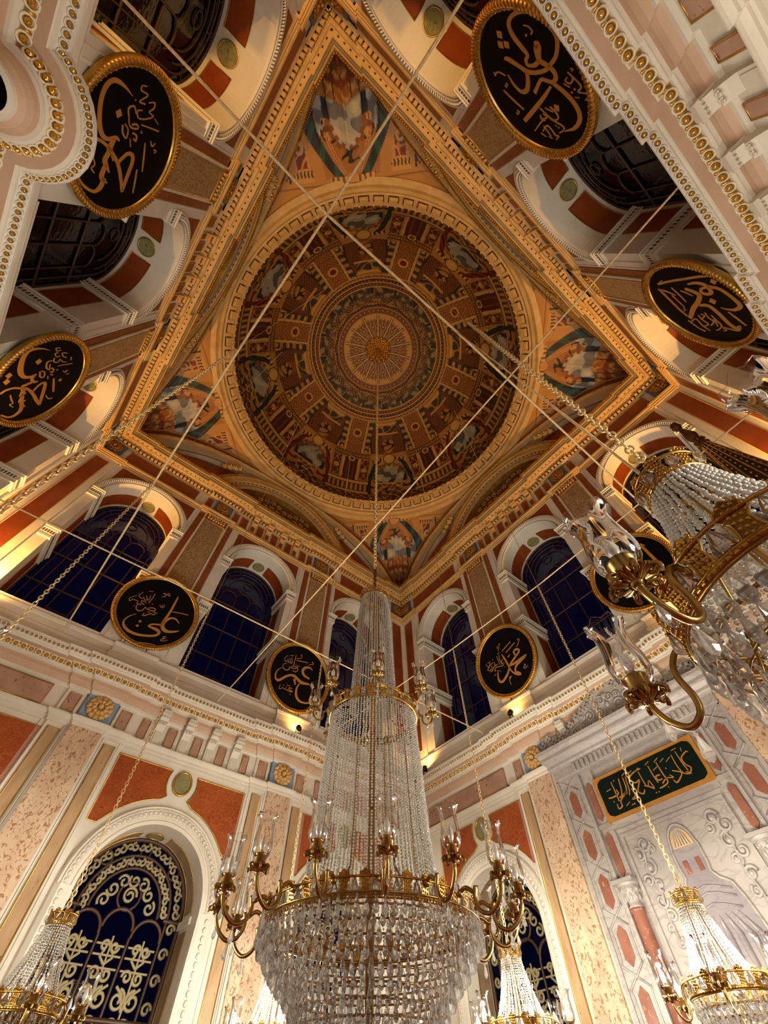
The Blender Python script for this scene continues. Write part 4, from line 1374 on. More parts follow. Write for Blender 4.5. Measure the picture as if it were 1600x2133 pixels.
# ---- lunette walls above the cornice
GREYCR = stone('grey_cream_plaster', (196, 182, 154), (176, 162, 134), scale=2.0, rough=.6)
FILI = stone('dark_filigree_ground', (112, 74, 38), (86, 54, 28), scale=6, rough=.6)
def lunette_mesh():
    mb = MB()
    S = np.linspace(-5.95, 5.95, 81)
    out = [interp(RIB, abs(s)) for s in S]
    Sin = np.sign(S) * np.interp(np.abs(S), np.linspace(0, 5.95, 60), np.linspace(0, 5.3, 60))
    inn = [interp(RIB_IN, abs(s)) for s in Sin]
    fr = [(0, .06, 0), (.06, .10, 1), (.10, .34, 2), (.34, .38, 1), (.38, .5, 0), (.5, .93, 3), (.93, 1.0, 4)]
    for (f0, f1, m) in fr:
        G = np.zeros((2, len(S), 3))
        for i in range(len(S)):
            for q, f in enumerate((f0, f1)):
                s = S[i] * (1 - f) + Sin[i] * f
                o = out[i][0] * (1 - f) + inn[i][0] * f
                z = out[i][1] * (1 - f) + inn[i][1] * f
                if 0.1 < f < .5: o -= .05
                G[q, i] = (s, z, A - o)
        mb.grid(G, m, False)
    # red ground
    G = np.array([[(Sin[i], inn[i][1], A - inn[i][0]), (Sin[i], inn[i][1], 0.05)] for i in range(len(S))])
    mb.grid(G, 3, False)
    G = np.array([[(Sin[i], inn[i][1], 0.05), (Sin[i], 14.6, 0.05)] for i in range(len(S))])
    mb.grid(G, 5, False)
    for f in (.08, .36):
        for i in range(0, 240):
            s = -5.9 + 11.8 * i / 239
            k = abs(s)
            o1, z1 = interp(RIB, k)
            s2 = k / 5.95 * 5.3
            o2, z2 = interp(RIB_IN, s2)
            mb.ball((math.copysign(k * (1 - f) + s2 * f, s), z1 * (1 - f) + z2 * f, A - (o1 * (1 - f) + o2 * f) + .05), .022, .022, .022, 5, 4, 1)
    # segmental arch standing on the cornice
    zc = 13.64
    a0 = math.asin((14.76 - zc) / 3.15)
    arch_sweep(mb, 0, zc, [(3.15, .04), (3.15, .36), (3.11, .39), (3.05, .41), (3.01, .38), (2.99, .36), (2.80, .36), (2.78, .33), (2.64, .31), (2.62, .28), (2.46, .27), (2.44, .06)], [0, 0, 1, 1, 0, 0, 0, 0, 4, 0, 1], PI - a0, a0, 61)
    for k in range(70):
        a = a0 + (PI - 2 * a0) * (k + .5) / 70
        mb.ball((2.71 * math.cos(a), zc + 2.71 * math.sin(a), .32), .035, .035, .03, 6, 4, 6 if k % 2 else 0)
        mb.ball((2.90 * math.cos(a), zc + 2.90 * math.sin(a), .36), .03, .012, .012, 5, 4, 1)
        mb.ball((3.08 * math.cos(a), zc + 3.08 * math.sin(a), .41), .025, .025, .02, 5, 4, 1)
    p = arc_pts(0, zc, 2.45, PI - 0.36, 0.36, 31)
    mb.add([(q[0], q[1], .07) for q in p], (tuple(range(31)),), 6)
    for k in range(17):
        for j in range(3):
            u = -2.1 + 4.2 * k / 16
            z = 14.98 + .36 * j + .10 * math.sin(k * 1.3)
            if math.hypot(u, z - zc) < 2.34:
                for q in range(5):
                    a = q * 1.26 + k
                    mb.ball((u + .08 * math.cos(a), z + .09 * math.sin(a), .09), .05, .03, .02, 6, 4, 0)
                mb.ball((u, z, .10), .035, .035, .03, 6, 4, 1)
    # scroll brackets beside the arch
    for s in (-1, 1):
        for (u, z, r) in ((2.45, 16.20, .16), (2.65, 16.06, .14), (2.30, 16.30, .11), (2.82, 15.92, .11)):
            mb.ball((s * u, z, .30), r, r * .8, .10, 9, 6, 0)
            mb.ball((s * u, z, .38), r * .45, r * .4, .08, 7, 5, 1)
    return mb.mesh('lunette', [OCHRE, GOLD, stone('rib_red_brown', (120, 58, 28), (96, 44, 22), scale=12, rough=.5, fleck=(190, 130, 64), fleck_scale=30, fleck_amt=.55), GREYCR, SLATE, RED, FILI])
for si, side in enumerate(SIDES):
    o = link('wall_%s_lunette' % side, cached('lun', lunette_mesh), None, wall_matrix(side))
    tag(o, 'red lunette and gilt segmental arch between dome and cornice, %s' % {'north': 'at lower left of the dome', 'east': 'at lower right of the dome', 'south': 'at upper right of the dome', 'west': 'at upper left of the dome'}[side], 'lunette', None, 'structure')
# ---------------------------------------------------------------- calligraphy strokes, millimetres from the centre of each plaque: x,y,width
CALLI = {
'ali': ('236,577,16 244,454,41 257,120,50 241,-169,57 241,-312,61|582,-57,10 472,4,35 364,-11,44 279,-120,68 257,-247,81 336,-349,85 461,-348,62 592,-282,43 660,-223,15|224,-279,43 130,-313,33 43,-357,37 4,-419,32 91,-422,51 214,-424,70 288,-470,56 240,-562,55 90,-642,49 -112,-704,53 -296,-707,61 -430,-655,57 -496,-581,40 -504,-489,27 -460,-382,18 -366,-275,9|298,142,15 481,196,18 668,241,15|-22,-862,15 159,-810,20 348,-762,16|472,-490,12 417,-503,14 424,-540,14 470,-532,14 416,-572,16 398,-607,14 439,-615,14 534,-550,12|-30,175,12 1,131,12 28,137,12 16,185,12 44,146,12 77,143,12 53,221,15|-104,387,10 -52,411,13 -24,459,13 -107,491,10 -33,502,10 11,544,15 53,488,13 -17,495,13|-269,380,15 -256,262,17 -273,85,17|-331,297,12 -311,200,17 -330,143,17 -407,237,12|-346,150,14 -377,116,14 -451,181,12|-425,135,14 -494,126,14 -555,167,12 -525,246,12 -509,286,10|-417,372,10 -323,409,10|-317,75,14 -418,78,17 -415,29,17 -330,8,17|-386,-24,17 -489,-37,14 -496,19,14 -580,16,14 -623,7,14 -640,-48,14 -676,-39,14 -676,36,12 -585,134,7|-219,-35,17 -158,13,19 -78,27,19 -63,-24,19 -156,-60,19 -257,-56,14 -289,-44,14 -295,-121,16 -357,-184,21 -434,-168,19 -463,-82,16 -417,-11,12|-23,-76,14 -24,-120,17 -113,-139,17 -180,-218,21 -239,-244,16 -230,-173,12|-86,-74,10 26,-49,10|-185,-120,9 -131,-105,9|-521,-128,9 -500,-102,9', '-209,-401,50 -207,-519,49 -183,105,19'),
'umar': ('342,319,10 281,362,34 177,347,58 88,283,72 58,186,72 114,101,71 215,72,52 311,64,43|352,-83,38 228,-110,61 103,-127,79 -41,-81,69 -128,-47,69 -252,-64,55 -376,-151,59 -485,-276,62 -575,-336,53 -653,-289,44 -676,-185,36 -642,-66,23 -561,27,11|-121,-114,69 -81,-201,50 -48,-268,18|66,-176,28 22,-285,45 24,-419,58 72,-533,62 169,-605,53 297,-611,40 438,-569,36 556,-436,32 594,-287,28 560,-163,19|-213,398,14 -13,442,20 162,477,15|-223,456,12 -134,488,15 -71,549,15 -115,606,15 -73,600,15|173,407,12 252,466,15 323,510,15 267,561,15 305,553,12|-262,539,15 -255,404,19 -254,233,19|-368,428,14 -320,277,19 -366,256,17 -419,380,14|-381,262,14 -430,253,16 -469,333,14|-463,275,14 -501,233,14 -549,261,14 -543,362,12 -482,414,12|-428,451,10 -320,487,10|-302,176,16 -210,216,19 -150,193,19 -213,142,19 -303,139,16 -363,125,16 -346,73,19 -429,13,21 -528,42,18 -544,130,16 -454,206,12|-137,235,14 -99,155,19 -143,83,19 -242,70,14|-158,262,10 -69,272,10|-109,-394,16 -186,-391,16 -195,-439,18 -77,-458,18 -168,-484,15 -272,-469,15 -319,-477,13 -372,-465,13 -427,-520,13 -469,-504,13 -459,-411,11|-282,-362,9 -177,-338,9|-128,-533,11 -107,-558,11|-386,-386,11 -367,-407,11', '-192,284,19 -277,-416,18 -283,-322,13'),
'muhammad': ('359,-107,32 326,-29,40 334,45,48 401,69,48 471,37,52 485,-14,48 420,-60,48 286,-106,48 129,-171,48 58,-213,36|58,-213,32 220,-234,59 418,-225,58 565,-219,50 630,-210,12|627,-215,15 526,-248,42 340,-282,54 225,-318,51 165,-386,47 165,-455,50 222,-507,69 278,-558,15|270,-573,26 169,-517,50 92,-435,43 44,-338,35 27,-226,40 14,-52,49 -15,93,45 -28,182,17|44,-216,32 -31,-316,43 -163,-405,51 -302,-459,55 -385,-425,56 -396,-318,44 -359,-216,28 -313,-138,12|11,250,17 189,297,21 363,337,17|103,151,16 293,200,21 471,243,16|463,117,12 548,162,14 592,222,12 581,273,12 618,272,12 625,205,10|-105,332,13 -37,391,15 -76,448,13 -91,390,13|-10,419,13 9,486,13 41,444,13|111,39,12 118,3,12 148,39,12 159,11,12 188,53,12|456,-379,11 480,-423,15 419,-449,15 421,-489,15 478,-492,13 534,-474,9|-1,-473,12 -57,-463,14 -82,-489,12 -36,-494,12 -98,-519,12 -110,-591,12 -111,-664,8|-198,222,15 -198,114,19 -195,-37,18|-121,220,13 -148,84,17 -137,-50,16|-153,261,11 -71,267,11|-70,60,12 -122,6,16 -113,-105,16 -201,-76,16 -289,-47,17 -366,-45,17 -418,-100,14 -370,-106,12|-99,-50,14 -41,-62,14|-335,129,15 -344,27,17 -257,19,15 -391,11,17 -483,-43,17 -565,-50,13|-611,222,13 -579,117,17 -471,121,17 -384,136,13|-468,184,13 -518,105,17 -610,50,17 -580,1,15 -487,2,15 -437,80,13|-344,221,11 -350,180,11|-490,-195,10 -413,-196,10|-539,203,11 -445,203,11', '-289,-152,18 -257,-200,18 -94,-158,14'),
'allah': ('518,452,32 520,266,56 534,-140,65 540,-506,22|518,452,25 558,368,25 578,322,12|361,496,16 539,516,22|433,-116,15 350,-57,48 280,-154,60 264,-326,70 375,-357,63 490,-290,40 432,-94,24|247,333,25 219,91,49 155,-195,54 280,-154,42|219,91,31 17,5,56 -51,-192,61 78,-255,42', ''),
'uthman': ('140,-383,61 143,-281,48 204,-186,41 255,-207,45 278,-281,47 386,-280,61 527,-278,64 629,-327,52 652,-433,44 610,-568,39 515,-697,41 394,-777,47 265,-815,53 144,-806,54 69,-724,52 22,-617,48 14,-495,46 16,-381,47 79,-223,49 174,-101,58 287,-42,54 436,43,55 468,97,12|273,-472,69 252,-503,96 206,-443,98 134,-392,64 54,-433,61 -41,-471,64 -119,-450,61 -137,-361,52 -76,-290,45 -19,-228,42 -25,-146,43 -63,22,53|174,-101,46 82,0,60 33,116,62 74,219,47 186,252,34 287,236,21 331,227,8|-151,-291,30 -179,-40,53 -196,299,62 -204,548,61|-148,-347,49 -273,-400,60 -426,-435,64 -571,-419,65 -667,-341,63 -702,-173,45 -653,5,11|259,496,18 89,460,27 -99,407,18|488,414,17 451,435,22 455,377,19 420,322,17 342,276,13|290,368,15 258,355,15 253,409,15 283,404,15|-39,535,16 -73,521,16 -79,576,16 -48,576,16|497,-512,13 447,-559,17 384,-567,20 376,-520,17|-176,-643,14 -264,-656,24 -284,-573,21 -226,-536,18 -212,-600,14|-231,-484,11 -316,-535,14|-254,-668,14 -389,-686,24 -411,-602,21 -463,-659,14 -514,-715,17 -535,-608,11|-432,-504,11 -472,-563,11|-173,-706,14 -199,-733,13 -205,-702,12|-228,125,17 -425,73,21 -579,-17,21 -634,-1,17 -628,117,18|-306,137,21 -378,122,22 -342,228,22 -294,198,17|-306,-50,16 -422,-75,25 -482,-33,21 -449,68,21 -377,84,21|-395,509,19 -367,263,22 -390,178,18|-469,365,18 -453,224,22 -551,203,22 -614,210,23 -656,171,22 -668,261,14|-470,429,14 -556,385,14|-576,332,14 -625,301,14|-423,281,18 -593,297,18|-276,39,17 -382,-39,17', '664,-106,73 594,-12,72 536,-98,71 -374,-137,73 413,-453,24 -364,-577,25 -367,-511,22 -528,80,19 -570,61,19'),
'abubakr': ('613,296,14 544,452,35 572,212,44 583,-170,45 588,-441,43 561,-618,9|439,518,47 223,472,47 -34,423,42 -229,359,30|432,539,41 370,392,40 260,271,23|384,-8,58 315,-116,73 222,-181,78 87,-67,80 -51,115,84 -278,336,72|15,-46,54 -11,-205,68 -191,-288,73 -399,-331,74 -519,-402,63 -474,-494,36 -564,-434,37 -565,-365,37 -520,-238,22 -490,-183,14|470,-118,31 478,-274,55 420,-404,68 280,-433,68 233,-357,60 271,-261,56 350,-300,45 367,-394,44|389,-431,53 317,-591,61 174,-682,65 9,-738,74 -71,-715,71 -119,-602,58 -99,-481,30 -60,-401,13|-155,-471,20 -286,-531,40 -466,-608,25|354,107,22 301,24,27 220,-52,16|442,237,22 227,182,28 99,162,17|273,347,23 100,300,23 -26,276,17|-46,323,18 -66,289,17 -101,350,18|-325,410,24 -507,320,24 -604,219,24|-359,362,24 -297,224,23 -458,193,24 -554,134,23 -587,128,18|-205,123,23 -331,99,26 -426,54,26 -474,163,23|-151,-42,22 -273,-42,22 -366,-85,25 -458,22,23|-214,-128,19 -336,-153,24 -459,-177,25 -552,-72,22 -569,-12,20|-177,52,20 -240,15,22 -299,131,23|-305,-122,22 -459,-104,22|-520,-165,22 -566,-211,19 -583,-141,17', '463,-584,79 80,-338,91 -474,-94,22'),
'hasan': ('-526,-191,7 -559,-315,27 -572,-452,49 -542,-549,55 -448,-612,61 -314,-617,62 -166,-576,60 -50,-516,62 26,-441,61 39,-342,48 -20,-226,45 -3,-155,19|2,-240,56 103,-262,83 169,-254,76|120,-588,24 92,-467,36 114,-317,41 166,-194,46 259,-45,53 405,85,55 576,203,40|567,198,49 374,192,56 166,190,59 80,142,54 92,52,45 198,-24,44 274,-63,32|169,-254,68 279,-274,77 333,-223,58 401,-140,20|321,-241,58 474,-242,79 512,-187,48 535,-118,20|485,-188,72 617,-200,73 696,-286,40 671,-461,38 590,-606,40 541,-669,36|184,-197,39 245,-142,20|-713,-24,15 -686,-100,14 -638,-85,18 -636,37,17 -523,-56,15 -534,45,19|-570,92,15 -612,192,16 -554,214,18 -482,160,16 -468,255,16 -386,134,18 -356,15,19 -419,-34,17 -456,37,15|-310,-142,18 -389,-185,22 -443,-114,18 -383,-40,17|-245,-54,23 -278,33,23 -241,69,20 -214,-24,23 -232,-86,15 -323,-149,15|-165,4,23 -161,88,24 -98,110,24 -111,48,20|-191,-191,19 -108,-147,23 -71,-63,19 -168,-77,15 -217,-167,17|-304,100,16 -350,452,19|-457,291,12 -417,392,12|-135,287,17 35,360,26 215,432,18|219,321,18 381,370,27 535,412,18|-95,3,12 -1,61,10|-192,370,17 -140,433,17 -193,476,13|-110,483,18 -112,544,18 -75,520,18|225,-493,18 307,-465,18 374,-407,15 435,-437,19 477,-373,15', '-279,-306,75 -226,155,24 -510,-126,16'),
'husayn': ('-644,-66,7 -692,-195,21 -705,-332,38 -674,-451,57 -569,-513,83 -413,-514,91 -266,-478,90 -160,-391,64 -139,-269,47 -177,-162,26|-162,-183,37 -93,-221,55 -16,-162,49 -10,-82,19|-12,-196,45 24,-303,48 54,-344,62 158,-304,82|123,-717,34 66,-642,38 45,-523,39 73,-387,44 123,-239,49 264,-91,55 436,36,61 560,132,38|560,132,50 332,122,65 104,101,60 45,53,47 79,-26,35 182,-99,31 240,-151,15|158,-304,82 254,-309,82 220,-286,49 211,-238,15|270,-279,57 376,-290,84 377,-248,50 384,-194,15|402,-266,69 491,-231,70 519,-162,16|491,-231,70 611,-239,67 688,-327,50 684,-444,38 590,-597,33|183,-532,18 312,-473,26 380,-430,15 407,-479,22 476,-403,15|-22,236,28 163,298,37 309,344,30|348,193,17 455,287,21 452,365,17 474,323,17|-679,137,15 -678,55,17 -620,85,19 -630,165,15|-588,125,17 -557,72,19 -494,131,17 -506,192,17|-548,329,18 -568,225,17 -499,252,20 -449,348,18|-480,90,19 -403,99,23 -373,185,19 -426,222,18 -368,301,18 -357,383,16|-428,54,23 -401,-26,26 -285,-4,27 -236,67,19 -354,44,15|-271,91,27 -221,164,24 -165,147,24 -194,91,23|-130,122,28 -99,189,24|-225,-108,22 -104,-68,27 -91,7,19 -190,-8,19 -232,-93,17|-292,214,16 -303,535,19|-456,454,14 -385,468,14|-169,376,16 -118,445,19 -174,473,17|-70,483,21 -71,544,17|-97,87,14 -24,113,12', '-437,-205,83 -231,-669,83 -110,-674,84 48,397,55 -203,243,24'),
'verse': ('845,110,10 815,134,17 695,75,21 703,-32,21 753,-96,20 707,-153,18 639,-126,16|656,201,15 669,-8,19 689,-124,18|565,181,15 566,-11,19 608,-136,18 714,-177,14|773,221,11 752,160,11|601,236,11 696,242,11|451,-32,17 560,-96,21 557,-138,18 435,-209,25 391,-161,17|269,175,16 283,-12,22 298,-148,21 197,-185,21 118,-189,17|376,-69,15 414,-127,17 306,-97,17 199,-143,21|110,180,16 122,-17,20 141,-111,19|230,-13,22 149,-16,22 163,-76,22 238,-82,17|-98,158,16 -87,-5,20 -76,-76,18|-109,-64,18 -21,-117,22 33,-158,21 7,-29,15 -43,-88,15|157,82,11 256,111,11|71,207,11 159,238,11|237,188,11 330,227,11|333,149,11 425,188,11|434,120,11 531,161,11|-36,191,18 -167,184,23 -304,120,21 -233,26,23 -143,38,20 -253,-99,22 -186,-166,22 -131,-121,20|-346,-22,18 -331,-137,20 -409,-175,20 -330,-181,18|-306,191,12 -202,221,12|-150,189,12 -64,214,12|-411,184,17 -424,28,21 -463,-69,20|-358,175,16 -391,-28,18 -428,-104,16|-494,192,17 -522,41,19 -559,-58,18|-621,-81,21 -506,-54,23 -454,-39,21 -618,-125,23 -636,-206,22 -716,-222,20 -709,-149,18|-656,193,17 -652,42,21 -654,-124,18|-821,-23,19 -724,-34,23 -613,-17,23 -617,52,19|-613,189,12 -578,199,12|-806,85,12 -710,97,12|-412,207,12 -336,237,12|-565,-229,11 -476,-195,11|-468,-251,11 -390,-235,11', '378,34,19 30,-225,19 80,-228,19 264,-220,17 -412,-249,18 -323,-215,17 -749,-103,21'),
}
# ---------------------------------------------------------------- lettering
def strokes(mb, key, z, h=0.008, mat=0):
    st, dots = CALLI[key]
    for s in st.split('|'):
        P = np.array([[float(v) for v in p.split(',')] for p in s.split()]) / 1000.0
        n = len(P)
        Q = np.vstack([2 * P[0] - P[1], P, 2 * P[-1] - P[-2]])
        C = []
        for i in range(1, n):
            p0, p1, p2, p3 = Q[i - 1], Q[i], Q[i + 1], Q[i + 2]
            k = 7
            for t in np.linspace(0, 1, k, endpoint=(i == n - 1)):
                C.append(0.5 * (2 * p1 + (p2 - p0) * t + (2 * p0 - 5 * p1 + 4 * p2 - p3) * t * t + (3 * p1 - p0 - 3 * p2 + p3) * t ** 3))
        C = np.array(C)
        T = np.gradient(C[:, :2], axis=0)
        T /= np.maximum(np.linalg.norm(T, axis=1), 1e-9)[:, None]
        N = np.stack([-T[:, 1], T[:, 0]], 1)
        w = np.maximum(C[:, 2], 0.004)[:, None] / 2
        L, R = C[:, :2] + N * w, C[:, :2] - N * w
        m = len(C)
        zz = np.full((m, 1), z + h)
        z0 = np.full((m, 1), z)
        G = np.stack([np.hstack([L, z0]), np.hstack([L, zz]), np.hstack([R, zz]), np.hstack([R, z0])], 1)
        mb.grid(G, mat, False)
    for d in dots.split():
        x, y, s = [float(v) / 1000 for v in d.split(',')]
        s *= 0.72
        mb.prism([(x - s, y), (x, y - s), (x + s, y), (x, y + s)], z, z + h, mat)

def roundel_frame_mesh():
    mb = MB()
    mb.lathe([(0.855, -0.03), (0.86, 0.02), (0.875, 0.03), (0.885, 0.022), (0.90, 0.035), (0.93, 0.06), (0.955, 0.05), (0.97, 0.02), (0.97, -0.04)], 96, 0)
    n = 110
    for k in range(n):
        a = 2 * PI * k / n
        p = [(r * math.cos(a + t), r * math.sin(a + t), z) for r, t, z in ((0.905, 0.0, .045), (0.93, .02, .066), (0.955, .035, .056), (0.972, .045, .025))]
        mb.tube(p, [.010, .015, .013, .008], 5, 1, caps=False)
    for k in range(70):
        a = 2 * PI * k / 70
        mb.ball((.872 * math.cos(a), .872 * math.sin(a), .03), .012, .012, .008, 5, 4, 0)
    return mb.mesh('frame', [GOLD, GOLDDARK])

def board_mesh():
    mb = MB()
    n = 72
    mb.add([(0.865 * math.cos(2 * PI * k / n), 0.865 * math.sin(2 * PI * k / n), 0.0) for k in range(n)], (tuple(range(n)),), 0)
    mb.add([(0.95 * math.cos(2 * PI * k / n), 0.95 * math.sin(2 * PI * k / n), -0.04) for k in range(n)], (tuple(range(n))[::-1],), 0)
    return mb.mesh('board', [BLACK])

def hook_mesh():
    mb = MB()
    mb.tube([(0, -.93, .0), (0, -.97, .05), (0, -1.0, .0), (0, -1.0, -.15)], .010, 5)
    return mb.mesh('hook', [IRONW])

ROUNDELS = [('north', -2.12, 'ali', 'black roundel with a gilt frame lettered Ali, on the left wall ledge'),
            ('north', 1.91, 'umar', 'black roundel lettered Umar, partly behind the main chandelier arms'),
            ('east', -1.88, 'muhammad', 'black roundel lettered Muhammad, above the mihrab wall ledge at its left'),
            ('east', 2.02, 'allah', 'black roundel behind the glass shade of the near chandelier'),
            ('south', 2.08, 'uthman', 'largest black roundel at upper right, strongly tilted oval with big loops'),
            ('south', -1.90, 'abubakr', 'flat oval black roundel at the right edge beside the gilt bead cornice'),
            ('west', -2.11, 'hasan', 'large black roundel at upper left, partly behind the bowed cornice'),
            ('west', 1.83, 'husayn', 'black roundel cut by the left edge of the picture')]
TILT = math.radians(10)
for side, u, key, lab in ROUNDELS:
    M = wall_matrix(side) @ Matrix.Translation((u, 8.88, 0.24)) @ Matrix.Rotation(TILT, 4, 'X')
    r = empty('calligraphy_roundel')
    r.matrix_world = M
    tag(r, lab, 'roundel', 'black calligraphy roundels')
    link('board', cached('board', board_mesh), r)
    link('frame', cached('rframe', roundel_frame_mesh), r)
    mb = MB()
    strokes(mb, key, 0.001)
    mb.build('lettering', [INK], r)
    # two iron hooks holding it at the ledge
    for q in (-1, 1):
        link('hook', cached('hook', hook_mesh), r, Matrix.Translation((q * .25, 0, 0)))

# ---------------------------------------------------------------- floodlights on the ledge
def flood_mesh():
    mb = MB()
    mb.lathe([(0, -.07), (.045, -.07), (.06, -.03), (.062, .05), (.055, .052), (.05, .04), (0, .035)], 16, 0)
    return mb.mesh('housing', [IRONW])
def flood_stand():
    mb = MB()
    mb.box(-.05, .05, -.05, .05, -.17, -.155)
    for s in (-1, 1):
        mb.box(s * .066 - .006, s * .066 + .006, -.012, .012, -.165, .01)
    mb.box(-.07, .07, -.012, .012, -.165, -.15)
    return mb.mesh('stand', [IRONW])
def flood_lens():
    mb = MB()
    mb.lathe([(.05, .041), (0, .041)], 16, 0)
    return mb.mesh('lens', [plain('amber_lens', (255, 190, 90), .4, emit=(1.0, .55, .14), estr=18.0)])
FLOODS = [('north', 2.12, .33, (2.05, 7.75, .10), 6, 'small black floodlight under the Umar roundel'),
          ('east', -2.12, .33, (-2.0, 7.75, .10), 6, 'small black floodlight under the Muhammad roundel'),
          ('east', 2.35, .33, (2.1, 7.75, .10), 8, 'small floodlight under the roundel behind the near chandelier'),
          ('north', -5.45, .28, (-5.5, 12.5, -.2), 340, 'amber floodlight on the ledge in the left corner'),
          ('east', 5.45, .28, (5.5, 12.5, -.2), 400, 'amber floodlight on the ledge in the right corner'),
          ('west', -5.45, .28, (-4.9, 12.8, -.3), 110, 'amber floodlight on the ledge in the top corner'),
          ('east', -5.3, .24, (-5.6, 12.5, -.2), 16, 'amber floodlight on the ledge in the far corner behind the chandelier'),
          ('south', 5.45, .26, (4.9, 12.8, -.3), 100, 'amber floodlight on the ledge at the top corner above the largest roundel'),
          ('west', 2.0, .26, (1.9, 10.0, -.2), 12, 'floodlight hidden behind the ledge under the left edge roundel')]
for side, u, d, tg, pw, lab in FLOODS:
    MW = wall_matrix(side)
    p = MW @ Vector((u, 7.46, d))
    t = MW @ Vector(tg)
    r = empty('floodlight', p)
    tag(r, lab, 'floodlight', 'amber floodlights along the ledge')
    link('stand', cached('fstand', flood_stand), r)
    q = (t - p).to_track_quat('Z', 'Y').to_matrix().to_4x4()
    h = link('housing', cached('fhouse', flood_mesh), r, q)
    link('lens', cached('flens', flood_lens), h)
    v = (t - p).normalized()
    lamp('flood_lamp', p + v * .06, pw * FLOOD_K, AMBER, .05, 'SPOT', t, math.radians(160), .9)

# ---------------------------------------------------------------- mihrab on the east wall
ME = wall_matrix('east') @ Matrix.Translation((0.04, 0, 0))
mih = empty('mihrab')
mih.matrix_world = ME
tag(mih, 'carved grey marble mihrab with red inlays under a scrolled crest', 'mihrab')
ROSE = stone('rose_marble', (150, 98, 78), (136, 84, 66), scale=5, rough=.35, fleck=(180, 130, 108), fleck_scale=14, fleck_amt=.62)
LILAC = stone('lilac_grey_marble', (160, 152, 150), (138, 130, 134), scale=1.2, rough=.3, vein=(134, 124, 132), stretch=(.4, 1.6, 1))
def up_(name, mb, mats, par=mih):
    return mb.build(name, mats, par)
mb = MB()
mb.box(-1.3, 1.3, 0, 5.9, -.16, -.088, 0)
mb.box(-1.76, -1.24, 0, 5.82, -.12, .02, 0); mb.box(1.24, 1.76, 0, 5.82, -.12, .02, 0)
for s in (-1, 1):
    a, b = sorted((s * .98, s * 1.26))
    mb.box(a, b, 4.1, 5.82, -.12, -.02, 0)
    mb.box(min(s * 1.70, s * 1.76), max(s * 1.70, s * 1.76), 0, 5.82, 0, .05, 0)
    mb.box(min(s * 1.22, s * 1.27), max(s * 1.22, s * 1.27), 0, 5.82, 0, .06, 0)
    mb.box(a, b, 4.86, 4.92, -.12, .02, 0)
mb.box(-1.0, 1.0, 4.80, 4.90, -.12, .0, 0)
up_('frame', mb, [GREYM])
for s in (-1, 1):
    for k in range(8):
        z = 5.36 - .64 * k
        mb = MB()
        mb.prism(chamfer(s * 1.5 - .085, s * 1.5 + .085, z - .23, z + .23, .09), 0, .032, 0)
        up_('inlay', mb, [ROSE])
    mb = MB()
    for k in range(9):
        z = 5.68 - .64 * k
        for q in (-1, 1):
            mb.tube([(s * 1.5 - .17, z + q * .12, .03), (s * 1.5 + .17, z - q * .12, .03)], .014, 5, 0)
        mb.tube([(s * 1.5 - .17, z - .12, .03), (s * 1.5 - .15, z - .2, .03), (s * 1.5 - .15, z - .44, .03), (s * 1.5 - .17, z - .52, .03)], .013, 5, 0)
        mb.tube([(s * 1.5 + .17, z - .12, .03), (s * 1.5 + .15, z - .2, .03), (s * 1.5 + .15, z - .44, .03), (s * 1.5 + .17, z - .52, .03)], .013, 5, 0)
    up_('strapwork', mb, [GREYM])
    for (za, zb) in ((4.97, 5.62), (4.18, 4.80)):
        mb = MB()
        mb.prism(chamfer(s * 1.12 - .06, s * 1.12 + .06, za, zb, .07), -.03, .005, 0)
        up_('inlay', mb, [ROSE])
    # engaged column with carved capital
    mb = MB()
    mb.lathe([(.10, 0), (.10, 3.74), (.115, 3.75), (.115, 3.79), (.095, 3.80)], 20, 0)
    for i in range(len(mb.v)):
        x, y, h = mb.v[i]
        mb.v[i] = (s * 1.12 + x, h, -.02 + y)
    col = up_('column', mb, [ROSE])
    mb = MB()
    mb.lathe([(.09, 3.78), (.12, 3.80), (.09, 3.83), (.10, 3.88), (.14, 3.98), (.17, 4.03), (.15, 4.04), (.18, 4.06), (.18, 4.1)], 20, 0)
    for k in range(10):
        a = 2 * PI * k / 10
        mb.ball((.115 * math.cos(a), .115 * math.sin(a), 3.92), .03, .03, .06, 6, 4)
        mb.ball((.14 * math.cos(a + .3), .14 * math.sin(a + .3), 4.0), .03, .03, .03, 6, 4)
    for i in range(len(mb.v)):
        x, y, h = mb.v[i]
        mb.v[i] = (s * 1.12 + x, h, -.02 + y)
    mb.box(s * 1.12 - .19, s * 1.12 + .19, 4.08, 4.13, -.12, .17, 0)
    mb.build('capital', [GREYM], col)
# entablature
mb = MB()
pth = [(-1.76, 0), (1.76, 0)]
prof = [(-.1, 5.80), (.05, 5.80), (.05, 5.84), (.07, 5.85), (.07, 6.0), (.12, 6.02), (.14, 6.05), (.14, 6.10), (.20, 6.16), (.24, 6.18), (.24, 6.24), (.28, 6.30), (.29, 6.36), (-.1, 6.38)]
for j in range(len(prof) - 1):
    (o1, z1), (o2, z2) = prof[j], prof[j + 1]
    a1, a2 = 1.70 + max(o1, 0) * .6, 1.70 + max(o2, 0) * .6
    mb.quad((-a1, z1, o1), (a1, z1, o1), (a2, z2, o2), (-a2, z2, o2), 0)
    for s in (-1, 1):
        mb.quad((s * a1, z1, o1), (s * a2, z2, o2), (s * a2, z2, -.1), (s * a1, z1, -.1), 0)
for k in range(24):
    u = -1.27 + 2.54 * (k + .5) / 24
    mb.box(u - .033, u + .033, 5.86, 5.99, .06, .115, 0)
    mb.ball((u, 5.865, .09), .033, .02, .03, 6, 4)
ent = up_('entablature', mb, [GREYM])
